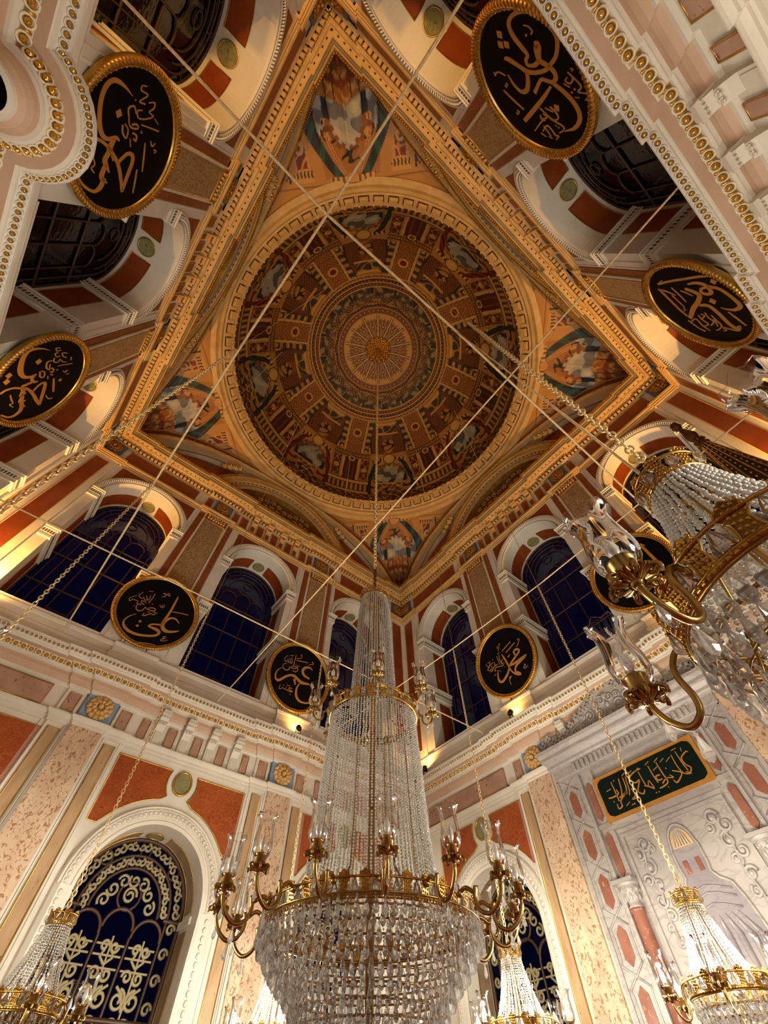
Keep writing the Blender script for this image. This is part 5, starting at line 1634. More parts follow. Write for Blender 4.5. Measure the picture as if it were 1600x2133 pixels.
# crest
mb = MB()
out = [(-1.66, 6.36), (-1.70, 6.52), (-1.55, 6.60), (-1.42, 6.50), (-1.25, 6.47), (-1.08, 6.55), (-.92, 6.64), (-.74, 6.72), (-.58, 6.78), (-.44, 6.84), (-.30, 6.93), (-.20, 7.03), (-.10, 7.13), (0, 7.18)]
poly = out + [(-p[0], p[1]) for p in out[::-1][1:]]
mb.prism(poly[::-1], -.08, .11, 0)
for p in poly:
    for q in ((-.05, 0), (.05, 0), (0, .05), (0, -.04)):
        mb.box(p[0] + q[0] - .028, p[0] + q[0] + .028, p[1] + q[1] - .028, p[1] + q[1] + .028, .06, .15, 0)
def spiral_tube(mb, cx, cz, r, a0, turns, sgn, d, w, n=26):
    mb.tube([(cx + r * (1 - t * .8) * math.cos(a0 + sgn * t * turns * 2 * PI), cz + r * (1 - t * .8) * math.sin(a0 + sgn * t * turns * 2 * PI), d) for t in np.linspace(0, 1, n)], w, 6, 0)
for s in (-1, 1):
    for (u, z, r, a) in ((.22, 6.56, .12, 0), (.45, 6.62, .11, 1), (.42, 6.45, .09, 3), (.66, 6.50, .10, 2), (.86, 6.48, .09, 4), (1.05, 6.44, .07, 1), (.10, 6.78, .09, 2), (.25, 6.75, .07, 5), (.62, 6.66, .06, 0), (1.2, 6.42, .05, 2)):
        spiral_tube(mb, s * u, z, r, a, 1.4, s, .125, .020)
        mb.ball((s * u, z, .125), .025, .025, .02, 6, 4)
for k in range(3):
    mb.ball((0, 6.48 + .18 * k, .125), .05, .07, .03, 8, 5)
up_('crest', mb, [GREYM])
# niche field: frame, scrolled relief and the stepped domed niche
mb = MB()
mb.box(-.98, .98, 0, 4.81, -.12, -.07, 0)
for (a, b, za, zb) in ((-.93, -.88, 0, 4.72), (.88, .93, 0, 4.72), (-.88, .88, 4.67, 4.72)):
    mb.box(a, b, za, zb, -.08, -.035, 0)
up_('niche_field', mb, [GREYM])
mb = MB()
nich = [(.70, 0), (.70, 3.05), (.52, 3.08), (.52, 3.25), (.46, 3.6), (.40, 3.78), (.27, 3.86), (.20, 3.95), (.22, 4.05), (.22, 4.28)] + [(.10 + .20 * math.cos(t) - .10, 4.30 + .29 * math.sin(t)) for t in np.linspace(0.1, PI / 2, 8)]
half = [(p[0], p[1]) for p in nich]
poly = half + [(-p[0], p[1]) for p in half[::-1][1:]]
mb.prism(poly, -.08, -.062, 0)
for k in range(7):
    u = -.45 + .15 * k
    mb.tube([(u, 0, -.06), (u, 3.0 + .3 * math.cos(u * 2), -.06), (u * .6, 3.5, -.06)], [.05, .045, .01], 8, 0)
for z in (3.62, 3.74, 3.82):
    mb.tube([(-.36, z - .1, -.06), (-.15, z - .03, -.055), (0, z, -.05), (.15, z - .03, -.055), (.36, z - .1, -.06)], .014, 6, 0)
nn = up_('niche', mb, [LILAC])
mb = MB()
mb.tube([(p[0], p[1], -.055) for p in poly], .022, 6, 0)
mb.build('niche_moulding', [GREYM], nn)
mb = MB()
p = [(.17 * math.cos(t), 4.30 + .24 * math.sin(t)) for t in np.linspace(0, PI, 15)]
mb.prism(p, -.062, -.052, 0)
for k in range(6):
    u = -.12 + .048 * k
    mb.tube([(u, 4.31, -.052), (u * .7, 4.45, -.048), (u * .2, 4.53, -.05)], .010, 5, 1)
mb.build('dome_inlay', [stone('golden_marble', (208, 150, 76), (214, 190, 150), scale=5, rough=.35), GREYM], nn)
for s in (-.10, .10):
    mb = MB()
    mb.prism(rect(s - .035, s + .035, 3.98, 4.14) , -.062, -.05, 0)
    mb.build('arch_inlay', [ROSE], nn)
for s in (-1, 1):
    mb = MB()
    for (u, z, r, a) in ((.60, 4.50, .11, 0), (.74, 4.38, .10, 2), (.50, 4.40, .07, 4), (.66, 4.20, .11, 1), (.76, 4.05, .08, 3), (.62, 3.98, .08, 5), (.70, 3.80, .09, 0), (.64, 3.62, .07, 2), (.72, 3.50, .05, 4), (.68, 3.34, .06, 1)):
        spiral_tube(mb, s * u, z, r, a, 1.3, s, -.055, .022)
        mb.ball((s * u, z, -.05), r * .4, r * .5, .03, 7, 5)
    mb.tube([(s * .62, 4.5, -.05), (s * .70, 4.2, -.05), (s * .64, 3.9, -.05), (s * .70, 3.6, -.05), (s * .68, 3.3, -.05)], .018, 6, 0)
    up_('relief_scroll', mb, [GREYM])


vp = empty('calligraphy_plaque')
vp.matrix_world = wall_matrix('east') @ Matrix.Translation((0.05, 5.25, 0.04))
tag(vp, 'dark green plaque with gilt verse and ochre border, set over the mihrab', 'plaque')
mb = MB()
mb.box(-1.01, 1.01, -.355, .355, -.08, -.012, 0)
cor = []
for (cx, cy, a0) in ((.93, .27, -PI / 2), (.93, -.27, 0), (-.93, -.27, PI / 2), (-.93, .27, PI)):
    pass
hw, hh, kk = .945, .30, .10
poly = [(-hw + kk, -hh), (hw - kk, -hh), (hw - .02, -hh + .04), (hw, -hh + kk), (hw, hh - kk), (hw - .02, hh - .04), (hw - kk, hh), (-hw + kk, hh), (-hw + .02, hh - .04), (-hw, hh - kk), (-hw, -hh + kk), (-hw + .02, -hh + .04)]
mb.build('border', [stone('ochre_border', (190, 132, 52), (172, 114, 40), scale=6, rough=.45)], vp)
mb = MB()
mb.prism(poly, -.02, -.004, 0)
mb.build('board', [DGREEN], vp)
mb = MB()
strokes(mb, 'verse', -.003, .006)
mb.build('lettering', [INK], vp)

# ---------------------------------------------------------------- minbar spire
sp = empty('minbar_spire', (2.84, -4.40, 0))
tag(sp, 'dark fluted minbar spire with gilt ribs and a turned finial, at the right edge', 'spire')
mb = MB()
n = 12
for k in range(n):
    a0, a1 = 2 * PI * k / n, 2 * PI * (k + 1) / n
    for (r0, z0_, r1, z1_) in ((.40, 4.4, .215, 6.2), (.215, 6.2, .06, 7.36)):
        mb.quad((r0 * math.cos(a0), r0 * math.sin(a0), z0_), (r0 * math.cos(a1), r0 * math.sin(a1), z0_), (r1 * math.cos(a1), r1 * math.sin(a1), z1_), (r1 * math.cos(a0), r1 * math.sin(a0), z1_), 0)
mb.build('cone', [plain('dark_spire_wood', (26, 17, 12), .4)], sp)
mb = MB()
for k in range(n):
    a = 2 * PI * k / n
    mb.tube([(.40 * math.cos(a), .40 * math.sin(a), 4.4), (.218 * math.cos(a), .218 * math.sin(a), 6.2), (.062 * math.cos(a), .062 * math.sin(a), 7.36)], [.014, .010, .007], 5)
    am = a + PI / n
    for q in range(26):
        z = 4.6 + q * .105
        r = (.40 + (.215 - .40) * (z - 4.4) / 1.8 if z < 6.2 else .215 + (.06 - .215) * (z - 6.2) / 1.16) * math.cos(PI / n)
        mb.ball((r * math.cos(am), r * math.sin(am), z), .012, .012, .022, 5, 4)
mb.build('gilt_rib', [GOLDDARK], sp)
mb = MB()
mb.lathe([(.07, 7.34), (.085, 7.38), (.06, 7.42), (.05, 7.47), (.085, 7.50), (.05, 7.54), (.04, 7.57), (.07, 7.62), (.085, 7.70), (.06, 7.82), (.035, 7.95), (.03, 8.0), (.06, 8.03), (.065, 8.08), (.05, 8.12), (.06, 8.16), (.03, 8.2), (0, 8.22)], 20)
for k in range(8):
    a = 2 * PI * k / 8
    mb.ball((.055 * math.cos(a), .055 * math.sin(a), 8.08), .018, .018, .03, 6, 4)
    mb.ball((.075 * math.cos(a), .075 * math.sin(a), 7.50), .018, .018, .02, 6, 4)
mb.build('finial', [plain('bronze_finial', (96, 60, 34), .35, .6)], sp)
mb = MB()
mb.lathe([(.44, 0), (.44, 2.2), (.40, 2.3), (.40, 4.3), (.44, 4.34), (.44, 4.4)], 12, smooth=False)
mb.build('turret', [ROSE], sp)
# ---------------------------------------------------------------- chandeliers
def bead_material(name, tint, transl):
    m, nt, b = new_mat(name)
    N, L = nt.nodes, nt.links
    N.remove(b)
    df = N.new('ShaderNodeBsdfDiffuse'); df.inputs[0].default_value = (*tint, 1)
    tl = N.new('ShaderNodeBsdfTranslucent'); tl.inputs[0].default_value = (*tint, 1)
    gl = N.new('ShaderNodeBsdfGlossy'); gl.inputs['Roughness'].default_value = .12
    gl.inputs[0].default_value = (.95, .93, .9, 1)
    tr = N.new('ShaderNodeBsdfTransparent'); tr.inputs[0].default_value = (.9, .88, .85, 1)
    m1 = N.new('ShaderNodeMixShader'); m1.inputs[0].default_value = transl
    m2 = N.new('ShaderNodeMixShader'); m2.inputs[0].default_value = .22
    lw = N.new('ShaderNodeLayerWeight'); lw.inputs[0].default_value = .45
    m3 = N.new('ShaderNodeMixShader')
    L.new(df.outputs[0], m1.inputs[1]); L.new(tl.outputs[0], m1.inputs[2])
    L.new(m1.outputs[0], m2.inputs[1]); L.new(tr.outputs[0], m2.inputs[2])
    L.new(lw.outputs['Fresnel'], m3.inputs[0])
    L.new(m2.outputs[0], m3.inputs[1]); L.new(gl.outputs[0], m3.inputs[2])
    L.new(m3.outputs[0], N['Material Output'].inputs['Surface'])
    return m
BEAD = bead_material('crystal_bead', (.84, .80, .71), .45)
def glassy(name, tint, ior=1.5, milk=.25):
    m, nt, b = new_mat(name)
    N, L = nt.nodes, nt.links
    N.remove(b)
    g = N.new('ShaderNodeBsdfGlass')
    g.inputs['Color'].default_value = (*tint, 1)
    g.inputs['Roughness'].default_value = .02
    g.inputs['IOR'].default_value = ior
    tl = N.new('ShaderNodeBsdfTranslucent')
    tl.inputs[0].default_value = (.9, .87, .82, 1)
    mx = N.new('ShaderNodeMixShader')
    mx.inputs[0].default_value = milk
    L.new(g.outputs[0], mx.inputs[1]); L.new(tl.outputs[0], mx.inputs[2])
    L.new(mx.outputs[0], N['Material Output'].inputs['Surface'])
    return m
DROP = glassy('crystal_drop_glass', (.97, .96, .94))

def ball_template(seg, rings):
    t = np.linspace(0, PI, rings + 1)
    a = np.linspace(0, 2 * PI, seg, endpoint=False)
    V = np.stack([np.sin(t)[:, None] * np.cos(a), np.sin(t)[:, None] * np.sin(a), np.cos(t)[:, None] + 0 * a], -1).reshape(-1, 3)
    F = [(i * seg + j, (i + 1) * seg + j, (i + 1) * seg + (j + 1) % seg, i * seg + (j + 1) % seg) for i in range(rings) for j in range(seg)]
    return V, np.array(F)

def many(name, centers, V, F, mat, scales=None, rots=None, smooth=True):
    """fast mesh of many copies of a small shape"""
    C = np.asarray(centers, float)
    n, k = len(C), len(V)
    S = np.ones(n) if scales is None else np.asarray(scales)
    P = V[None] * (S[:, None, None] if S.ndim == 1 else S[:, None, :])
    if rots is not None:
        ca, sa = np.cos(rots)[:, None], np.sin(rots)[:, None]
        P = np.stack([P[..., 0] * ca - P[..., 1] * sa, P[..., 0] * sa + P[..., 1] * ca, P[..., 2]], -1)
    P = P + C[:, None]
    q = (F[None] + (np.arange(n) * k)[:, None, None]).reshape(-1, F.shape[1])
    me = bpy.data.meshes.new(name)
    me.vertices.add(n * k)
    me.vertices.foreach_set('co', np.ascontiguousarray(P.reshape(-1), dtype=np.float32))
    me.loops.add(q.size)
    me.loops.foreach_set('vertex_index', np.ascontiguousarray(q.reshape(-1), dtype=np.int32))
    me.polygons.add(len(q))
    me.polygons.foreach_set('loop_start', np.arange(0, q.size, F.shape[1], dtype=np.int32))
    me.polygons.foreach_set('use_smooth', np.full(len(q), smooth, dtype=bool))
    me.materials.append(mat)
    me.update(calc_edges=True)
    return me

def drop_template(seg=6):
    """pointed cut drop hanging from its top at the origin, one unit long"""
    prof = [(.0, 0), (.05, -.03), (.045, -.08), (.09, -.14), (.05, -.2), (.10, -.34), (.19, -.66), (.20, -.76), (.12, -.92), (0, -1.0)]
    V, F = [], []
    for r, z in prof:
        for k in range(seg):
            a = 2 * PI * k / seg
            V.append((r * math.cos(a), r * math.sin(a) * .75, z))
    for i in range(len(prof) - 1):
        for k in range(seg):
            F.append((i * seg + k, (i + 1) * seg + k, (i + 1) * seg + (k + 1) % seg, i * seg + (k + 1) % seg))
    return np.array(V), np.array(F)
DROPV, DROPF = drop_template()
BALLV, BALLF = ball_template(6, 4)
BALLV8, BALLF8 = ball_template(8, 6)

def string_points(prof, n, spacing, a_off=0.0, gaps=()):
    """beads down n strings following prof [(r, z)]"""
    P = np.array(prof, float)
    seg = np.hypot(*np.diff(P, axis=0).T)
    s = np.concatenate([[0], np.cumsum(seg)])
    m = int(s[-1] / spacing)
    q = (np.arange(m) + .5) * s[-1] / m
    r = np.interp(q, s, P[:, 0])
    z = np.interp(q, s, P[:, 1])
    out = []
    for k in range(n):
        a = 2 * PI * k / n + a_off
        out.append(np.stack([r * math.cos(a), r * math.sin(a), z], 1))
    out = np.array(out).reshape(-1, 3)
    out += rng.normal(0, spacing * .06, out.shape)
    return out

def crown_mesh(r, h, n, flare=.03):
    """openwork gilt band with leaf points and rim beads"""
    mb = MB()
    mb.lathe([(r - .004, 0), (r + .006, 0), (r + .008, h * .12), (r + .002, h * .16), (r - .004, h * .12)], max(24, n * 3), 0)
    for k in range(n):
        a0 = 2 * PI * k / n
        w = PI / n
        def pt(da, z):
            rr = r + flare * (z / h) ** 1.5
            a = a0 + da
            return (rr * math.cos(a), rr * math.sin(a), z)
        # leaf between two crystals
        L = [(-.58 * w, .06 * h), (-.40 * w, .30 * h), (-.34 * w, .52 * h), (-.66 * w, .74 * h), (-.40 * w, .86 * h), (0, h), (.40 * w, .86 * h), (.66 * w, .74 * h), (.34 * w, .52 * h), (.40 * w, .30 * h), (.58 * w, .06 * h)]
        P = [pt(*q) for q in L]
        for i in range(5):
            mb.quad(P[i], P[10 - i], P[9 - i] if i < 4 else P[5], P[i + 1], 0)
        for z in (.2, .34, .48, .62, .76, .88):
            for q in ((-.22, 0, .22) if z < .6 else (-.45, -.2, 0, .2, .45)):
                mb.ball(pt(q * w, (z + .03 * math.sin(q * 20)) * h), .0062, .0062, .0075, 5, 4, 0)
        mb.tube([pt(-.58 * w, .06 * h), pt(-.40 * w, .30 * h), pt(-.34 * w, .52 * h), pt(-.66 * w, .74 * h), pt(-.40 * w, .86 * h), pt(0, h), pt(.40 * w, .86 * h), pt(.66 * w, .74 * h), pt(.34 * w, .52 * h), pt(.40 * w, .30 * h), pt(.58 * w, .06 * h)], .0035, 5, 0)
        mb.tube([pt(.6 * w, .1 * h), pt(.86 * w, .45 * h), pt(w, .72 * h), pt(1.14 * w, .45 * h), pt(1.4 * w, .1 * h)], .004, 5, 0)
    t_ = np.linspace(0, 2 * PI, max(32, n * 2), endpoint=False)
    for zz, w_ in ((.06, .008), (.16, .006), (.74, .007)):
        rr = r + flare * zz ** 1.5
        mb.tube([(rr * math.cos(q), rr * math.sin(q), zz * h) for q in t_], w_, 5, 0, closed=True)
    m = int(2 * PI * r / .022)
    for k in range(m):
        a = 2 * PI * k / m
        mb.ball(((r + .009) * math.cos(a), (r + .009) * math.sin(a), h * .06), .006, .006, .006, 5, 4, 0)
    return mb.mesh('crown', [BRASSY])
BRASSY = stone('gilt_brass', (198, 158, 82), (164, 122, 54), scale=14, rough=.28, metal=.95)

def crown_drops(crown, r, h, n, flare=.03):
    """one cut crystal in each opening of a crown"""
    one = cached(('crc', h), lambda: many('crown_crystal', [(0, 0, 0)], DROPV * np.array([1.15, 1, 1]), DROPF, DROP, np.array([(h * .9, h * .9, h * .68)]), None, False))
    for k in range(n):
        a = 2 * PI * (k + .5) / n
        rr = r + flare * .35 + .008
        link('crown_crystal', one, crown, Matrix.Translation((rr * math.cos(a), rr * math.sin(a), h * .80)) @ Matrix.Rotation(a + PI / 2, 4, 'Z'))

def shade_mesh(k=1.0):
    mb = MB()
    prof = [(.030, .058), (.044, .066), (.058, .088), (.063, .12), (.061, .155), (.056, .19), (.053, .225), (.055, .258), (.064, .286), (.071, .294)]
    seg = 32
    G = []
    for i, (r, z) in enumerate(prof):
        row = []
        for j in range(seg):
            a = 2 * PI * j / seg
            wv = 1 + (.06 * math.cos(8 * a) if i >= 8 else 0)
            zz = z + (.006 * math.cos(8 * a) if i >= 8 else 0)
            row.append((r * wv * math.cos(a), r * wv * math.sin(a), zz))
        G.append(row)
    mb.grid(np.array(G), 0, True, closed_v=True)
    top = G[-1]
    mb.tube(top, .0018, 5, 0, closed=True)
    return mb.mesh('glass_shade', [SHADE])

def etch_mesh():
    """frosted sprigs etched round the glass"""
    mb = MB()
    pr = [(.049, .072), (.058, .088), (.063, .12), (.061, .155), (.056, .19), (.053, .225), (.055, .258)]
    R = lambda z: np.interp(z, [q[1] for q in pr], [q[0] for q in pr]) + .0012
    rg = random.Random(3)
    for k in range(34):
        z = .078 + .165 * k / 33
        a = .10 * math.sin(k * .35)
        for s in (-1, 1):
            da = s * (.10 + .14 * rg.random()) * (1.2 - k / 40)
            p0 = (R(z) * math.cos(a), R(z) * math.sin(a), z)
            z2 = z + .010
            mb.tube([p0, (R(z2) * math.cos(a + da), R(z2) * math.sin(a + da), z2)], [.0019, .0010], 4, 0, caps=False)
    return mb.mesh('etching', [FROST])

def cup_mesh():
    mb = MB()
    mb.lathe([(0, -.012), (.012, -.010), (.016, .0), (.020, .006), (.042, .014), (.052, .022), (.049, .026), (.040, .021), (.028, .022), (.028, .030), (.036, .034), (.036, .074), (.039, .077), (.037, .082), (.030, .080), (.012, .07)], 20)
    for k in range(6):
        a = 2 * PI * k / 6
        ca, sa = math.cos(a), math.sin(a)
        P = []
        for t in np.linspace(0, 1, 16):
            q = t * 2.3 * PI
            r_ = .020 * (1 - .72 * t)
            P.append(((.050 + r_ * math.cos(q - .9)) * ca, (.050 + r_ * math.cos(q - .9)) * sa, .012 + r_ * math.sin(q - .9)))
        mb.tube(P, [.0075 - .003 * t for t in np.linspace(0, 1, 16)], 6)
        for da in (-.36, .36):
            c2, s2 = math.cos(a + da), math.sin(a + da)
            mb.tube([(.02 * c2, .02 * s2, .006), (.045 * c2, .045 * s2, .012), (.056 * c2, .056 * s2, .022), (.060 * c2, .060 * s2, .016)], [.007, .008, .006, .004], 6)
    return mb.mesh('candle_cup', [BRASS])

def bulb_mesh(lit):
    mb = MB()
    mb.lathe([(.010, .07), (.011, .105)], 10, 1)
    mb.lathe([(.010, .105), (.017, .12), (.020, .135), (.017, .155), (.009, .175), (.002, .19), (0, .192)], 12, 0)
    return mb.mesh('bulb', [BULBON if lit else BULBOFF, plain('candle_sleeve_' + ('lit' if lit else 'off'), (206, 176, 130), .6)])

def arm_mesh(r0, r1, drop, rise, w):
    """S-scroll arm in the xz plane"""
    d = r1 - r0
    pts = [(r0, 0, rise), (r0 + .16 * d, 0, rise + .02), (r0 + .34 * d, 0, rise - .01), (r0 + .40 * d, 0, rise * .3), (r0 + .36 * d, 0, -.45 * drop), (r0 + .44 * d, 0, -.85 * drop), (r0 + .66 * d, 0, -drop), (r0 + .88 * d, 0, -.7 * drop), (r1 - .003, 0, -.3 * drop), (r1, 0, -.01)]
    P = np.array(pts)
    Q = np.vstack([2 * P[0] - P[1], P, 2 * P[-1] - P[-2]])
    C = []
    for i in range(1, len(P)):
        for t in np.linspace(0, 1, 5, endpoint=(i == len(P) - 1)):
            p0, p1, p2, p3 = Q[i - 1], Q[i], Q[i + 1], Q[i + 2]
            C.append(.5 * (2 * p1 + (p2 - p0) * t + (2 * p0 - 5 * p1 + 4 * p2 - p3) * t * t + (3 * p1 - p0 - 3 * p2 + p3) * t ** 3))
    mb = MB()
    mb.tube(C, w, 8)
    mb.ball(pts[0], w * 1.8, w * 1.8, w * 1.8, 8, 6)
    return mb.mesh('arm', [BRASS])

def drop_obj_mesh(L, key):
    return cached(('drop', key), lambda: many('crystal_drop', [(0, 0, 0)], DROPV, DROPF, DROP, np.array([L]), None, False))

def add_arms(root, n, z, r0, r1, drop, rise, w, lit, a0, detail=True):
    am = cached(('arm', r0, r1), lambda: arm_mesh(r0, r1, drop, rise, w))
    for k in range(n):
        a = a0 + 2 * PI * k / n
        M = Matrix.Rotation(a, 4, 'Z') @ Matrix.Translation((0, 0, z))
        arm = link('arm', am, root, M)
        MC = Matrix.Translation((r1, 0, 0))
        link('candle_cup', cached('cup', cup_mesh), arm, MC)
        link('bulb', cached(('bulb', lit), lambda: bulb_mesh(lit)), arm, MC)
        sh = link('glass_shade', cached('shade', shade_mesh), arm, MC)
        if detail:
            for q in range(4):
                link('etching', cached('etch', etch_mesh), arm, MC @ Matrix.Rotation(q * PI / 2 + .4, 4, 'Z'))
        for (fr, dz, L) in ((.66, -drop - .01, .085), (.97, -.5 * drop, .07)):
            link('crystal_drop', drop_obj_mesh(L, L), arm, Matrix.Translation((r0 + fr * (r1 - r0), 0, dz)))

def tiers(root, spec, cam_local, limit=100):
    """hanging rings of drops; the nearest become parts of their own, the rest one mass"""
    C, S, R = [], [], []
    hoops = MB()
    for (r, z, n, L) in spec:
        off = rng.random() * 6
        for k in range(n):
            a = 2 * PI * k / n + off
            C.append((r * math.cos(a), r * math.sin(a), z + rng.normal(0, .004)))
            S.append(L * (1 + rng.normal(0, .05)))
            R.append(a + PI / 2 + rng.normal(0, .25))
        t = np.linspace(0, 2 * PI, 48, endpoint=False)
        hoops.tube([(r * math.cos(q), r * math.sin(q), z + .006) for q in t], .006, 5, 0, closed=True)
    C, S, R = np.array(C), np.array(S), np.array(R)
    link('hoop', hoops.mesh('hoop', [BRASS]), root)
    d = np.linalg.norm(C - np.array(cam_local), axis=1)
    o = np.argsort(d)
    near, rest = o[:limit], o[limit:]
    one = cached('unitdrop', lambda: many('crystal_drop', [(0, 0, 0)], DROPV, DROPF, DROP, None, None, False))
    for i in near:
        link('crystal_drop', one, root, Matrix.Translation(C[i]) @ Matrix.Rotation(R[i], 4, 'Z') @ Matrix.Diagonal((S[i], S[i], S[i], 1)))
    if len(rest):
        q = link('crystal_drops', many('crystal_drops', C[rest], DROPV, DROPF, DROP, S[rest], R[rest], False), root)
        q['kind'] = 'stuff'

def chain_mesh(z0, z1, pitch, R, w, mat, name='chain'):
    mb = MB()
    n = int((z1 - z0) / pitch)
    for k in range(n):
        z = z0 + (k + .5) * (z1 - z0) / n
        h = pitch * .68
        ax = k % 2
        P = []
        for t in np.linspace(0, 2 * PI, 10, endpoint=False):
            u, v = R * math.cos(t), h * math.sin(t)
            P.append((u, 0, z + v) if ax else (0, u, z + v))
        mb.tube(P, w, 5, 0, closed=True)
    return mb.mesh(name, [mat])

def wire_mesh(z0, z1, r, mat):
    mb = MB()
    mb.tube([(0, 0, z0), (0, 0, z1)], r, 6)
    return mb.mesh('suspension_wire', [mat])

# ---- the main chandelier on the axis of the dome
main = empty('chandelier', (0, 0, 0))
tag(main, 'tall main crystal chandelier with two gilt rings hanging from the centre of the dome', 'chandelier')
beads = np.vstack([string_points([(.175, 5.83), (.205, 5.6), (.22, 5.0), (.25, 4.2)], 46, .0215)])
link('bead_curtain', many('bead_curtain', beads, BALLV, BALLF, BEAD, np.full(len(beads), .0090)), main)['kind'] = 'stuff'
beads = string_points([(.435, 4.08), (.44, 3.9), (.46, 3.5), (.475, 3.1), (.51, 2.75), (.56, 2.58)], 96, .0215)
keep = rng.random(len(beads)) > .012
beads = beads[keep]
link('bead_curtain', many('bead_curtain', beads, BALLV, BALLF, BEAD, np.full(len(beads), .0091)), main)['kind'] = 'stuff'
mb = MB()
for k in range(10):
    a = 2 * PI * k / 10
    mb.tube([(r * math.cos(a), r * math.sin(a), z) for r, z in ((.16, 5.85), (.19, 5.6), (.205, 5.0), (.235, 4.2), (.42, 4.09), (.425, 3.9), (.445, 3.5), (.46, 3.1), (.495, 2.75), (.74, 2.52))], .008, 5)
mb.tube([(0, 0, 1.9), (0, 0, 6.0)], .03, 8)
mb.build('cage', [BRASS], main)
for (r, z, h, n, fl) in ((.18, 5.82, .11, 10, .03), (.45, 4.08, .11, 22, .03), (.75, 2.50, .14, 36, .03)):
    cw = link('crown', crown_mesh(r, h, n, fl), main, Matrix.Translation((0, 0, z)))
    crown_drops(cw, r, h, n, fl)
a_cam = math.atan2(CAM.y, CAM.x)
add_arms(main, 8, 4.17, .455, .625, .10, .0, .009, False, a_cam + math.radians(4), False)
add_arms(main, 16, 2.61, .77, 1.09, .15, -.02, .013, False, a_cam + math.radians(5), False)
spec = [(.78, 2.52, 84, .10), (.757, 2.47, 84, .10), (.712, 2.415, 80, .10), (.658, 2.36, 74, .10), (.603, 2.305, 68, .10), (.55, 2.25, 64, .10), (.503, 2.195, 60, .10), (.472, 2.135, 56, .10), (.45, 2.075, 54, .10), (.42, 2.015, 48, .10), (.37, 1.955, 42, .10), (.30, 1.895, 34, .10), (.20, 1.835, 24, .10)]
tiers(main, spec, CAM - Vector((0, 0, 0)), 52)
link('chain', chain_mesh(6.55, 22.9, .085, .030, .011, CHAIN), main)
link('chain', chain_mesh(5.98, 6.55, .05, .022, .008, CHAINDARK), main)

# ---- the small chandeliers
def small_chandelier(lit, near=False):
    r = empty('chandelier')
    bs = string_points([(.113, .575), (.125, .50), (.165, .34), (.225, .18), (.30, .055)], 42 if near else 36, .0205)
    V, F = (BALLV8, BALLF8) if near else (BALLV, BALLF)
    b = link('bead_curtain', many('bead_curtain', bs, V, F, BEAD, np.full(len(bs), .0088)), r)
    b['kind'] = 'stuff'
    mb = MB()
    for k in range(8):
        a = 2 * PI * k / 8 + .04
        mb.tube([(q * math.cos(a), q * math.sin(a), z) for q, z in ((.105, .58), (.118, .5), (.158, .34), (.218, .18), (.293, .055), (.32, .02))], .0055, 5)
    mb.tube([(0, 0, -.35), (0, 0, .72)], .012, 6)
    mb.build('cage', [BRASS], r)
    for (rr, z, h, n, fl) in ((.115, .575, .115, 8, .02), (.325, .0, .13, 16, .03)):
        cw = link('crown', cached(('crown', rr), lambda: crown_mesh(rr, h, n, fl)), r, Matrix.Translation((0, 0, z)))
        crown_drops(cw, rr, h, n, fl)
    return r
def finish_small(r, lit, a0, cam_local, limit, detail, top):
    add_arms(r, 6, -.01, .33, .512, .11, .07, .010, lit, a0, detail)
    tiers(r, [(.325, -.01, 40, .10), (.30, -.07, 36, .10), (.26, -.13, 32, .10), (.21, -.19, 26, .10), (.15, -.25, 18, .10), (.08, -.30, 10, .10)], cam_local, limit)
    link('chain', chain_mesh(.68, top, .044, .017, .0055, CHAIN), r)
    link('suspension_wire', wire_mesh(top, 15.4, .005, ROPE), r)
    if lit:
        mb = MB()
        for k in range(5):
            a = 2 * PI * k / 5
            mb.lathe([(.008, 0), (.02, .03), (.016, .055), (0, .08)], 8, 0, (.10 * math.cos(a), .10 * math.sin(a), .02))
        mb.build('inner_bulb', [BULBON], r)
SMALL = [((3.15, -.94), True, 'lit crystal chandelier in front of the mihrab at lower right', 12, .3),
         ((3.12, 1.33), True, 'lit crystal chandelier in front of the window left of the mihrab', 4, .9),
         ((1.12, 3.28), True, 'lit crystal chandelier half hidden behind the main chandelier', 4, .2),
         ((-1.45, 3.22), False, 'unlit crystal chandelier in front of the lower left window', 10, .5),
         ((-1.13, -3.37), False, 'near unlit crystal chandelier with etched glass shades at the right edge', 88, math.radians(29.5)),
         ((-3.30, -1.20), False, 'unlit crystal chandelier beyond the left edge, only its heavy chain showing', 4, .4),
         ((-3.37, 1.42), True, 'lit crystal chandelier just off the left edge, one shade showing', 4, -.2)]
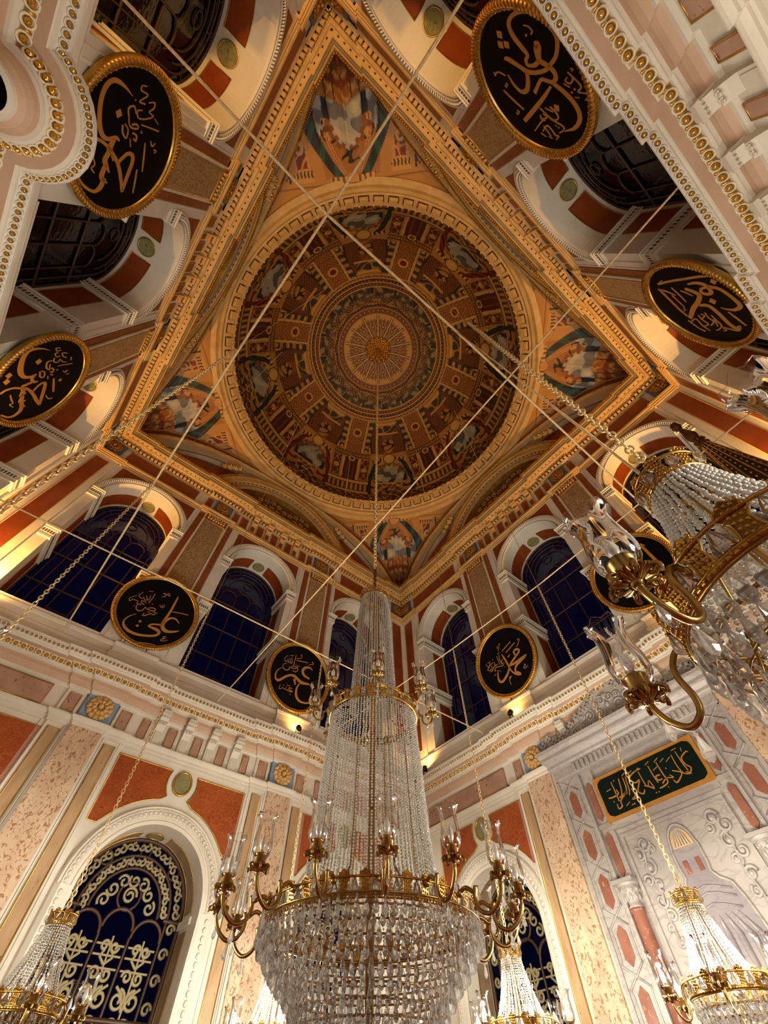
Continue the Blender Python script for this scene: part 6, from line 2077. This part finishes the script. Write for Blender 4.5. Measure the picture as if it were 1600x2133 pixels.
for (xy, lit, lab, lim, a0) in SMALL:
    near = lim == 88
    r = small_chandelier(lit, near)
    r.location = (xy[0], xy[1], 2.37)
    tag(r, lab, 'chandelier', 'small crystal chandeliers around the hall')
    finish_small(r, lit, a0, np.array(CAM) - np.array((xy[0], xy[1], 2.37)), lim, near, 5.1)
    if lit:
        for k in range(3):
            a = a0 + 2 * PI * k / 3
            lamp('chandelier_light', (xy[0] + .512 * math.cos(a), xy[1] + .512 * math.sin(a), 2.37 - .01 + .225), CHANDELIER_W / 3, CREAM, .02)
        lamp('chandelier_light', (xy[0], xy[1], 2.56), 9, CREAM, .05)
# bare lamps added to light the near walls, for unmodelled chandeliers out of the picture
for xy in ((1.25, -3.25), (-1.2, -4.6), (3.3, -3.3)):
    lamp('chandelier_light', (xy[0], xy[1], 2.5), CHANDELIER_W * .3, CREAM, .3)
# ---------------------------------------------------------------- tie ropes strung across the hall
def rope(p0, p1, r, label, sag=.04, via=()):
    pts = [Vector(p0)] + [Vector(q) for q in via] + [Vector(p1)]
    P = []
    for i in range(len(pts) - 1):
        n = 14
        for k in range(n + (1 if i == len(pts) - 2 else 0)):
            t = k / n
            q = pts[i].lerp(pts[i + 1], t)
            q.z -= sag * 4 * t * (1 - t) * (pts[i + 1] - pts[i]).length / 12
            P.append(q)
    mb = MB()
    mb.tube(P, r, 8)
    o = mb.build('tie_rope', [ROPE])
    tag(o, label, 'rope', 'beige tie ropes strung between the ledges')
    return o
rope((-5.95, -3.36, 7.45), (5.9, -3.2, 7.5), .016, 'beige rope from the top left corner crossing the knot and running past the near chandelier', .02, [(-3.21, -3.17, 7.5), (-1.16, -3.2, 7.5)])
rope((-3.12, -5.93, 7.45), (-3.46, 5.85, 7.5), .016, 'beige rope from the top edge through the knot to the left wall ledge', .02, [(-3.20, -3.15, 7.52), (-3.28, -1.24, 7.5), (-3.36, 1.38, 7.45)])
rope((-5.95, 3.30, 7.5), (5.85, 3.06, 7.4), .014, 'beige rope passing in front of both left wall roundels and behind the main chandelier', .02, [(-1.45, 3.22, 7.5)])
rope((2.98, -5.93, 7.5), (2.8, 5.85, 7.42), .012, 'beige rope passing in front of the Muhammad roundel window', .02, [(3.17, -.94, 7.5), (3.13, 1.33, 7.5)])
rope((-.22, -5.93, 7.55), (-.01, 5.85, 7.3), .013, 'beige rope crossing the main chandelier chain below the dome', .03)
rope((-1.16, -3.2, 7.47), (-1.225, -3.318, 3.05), .0065, 'twisted beige cord dropping beside the chain of the near chandelier', 0)
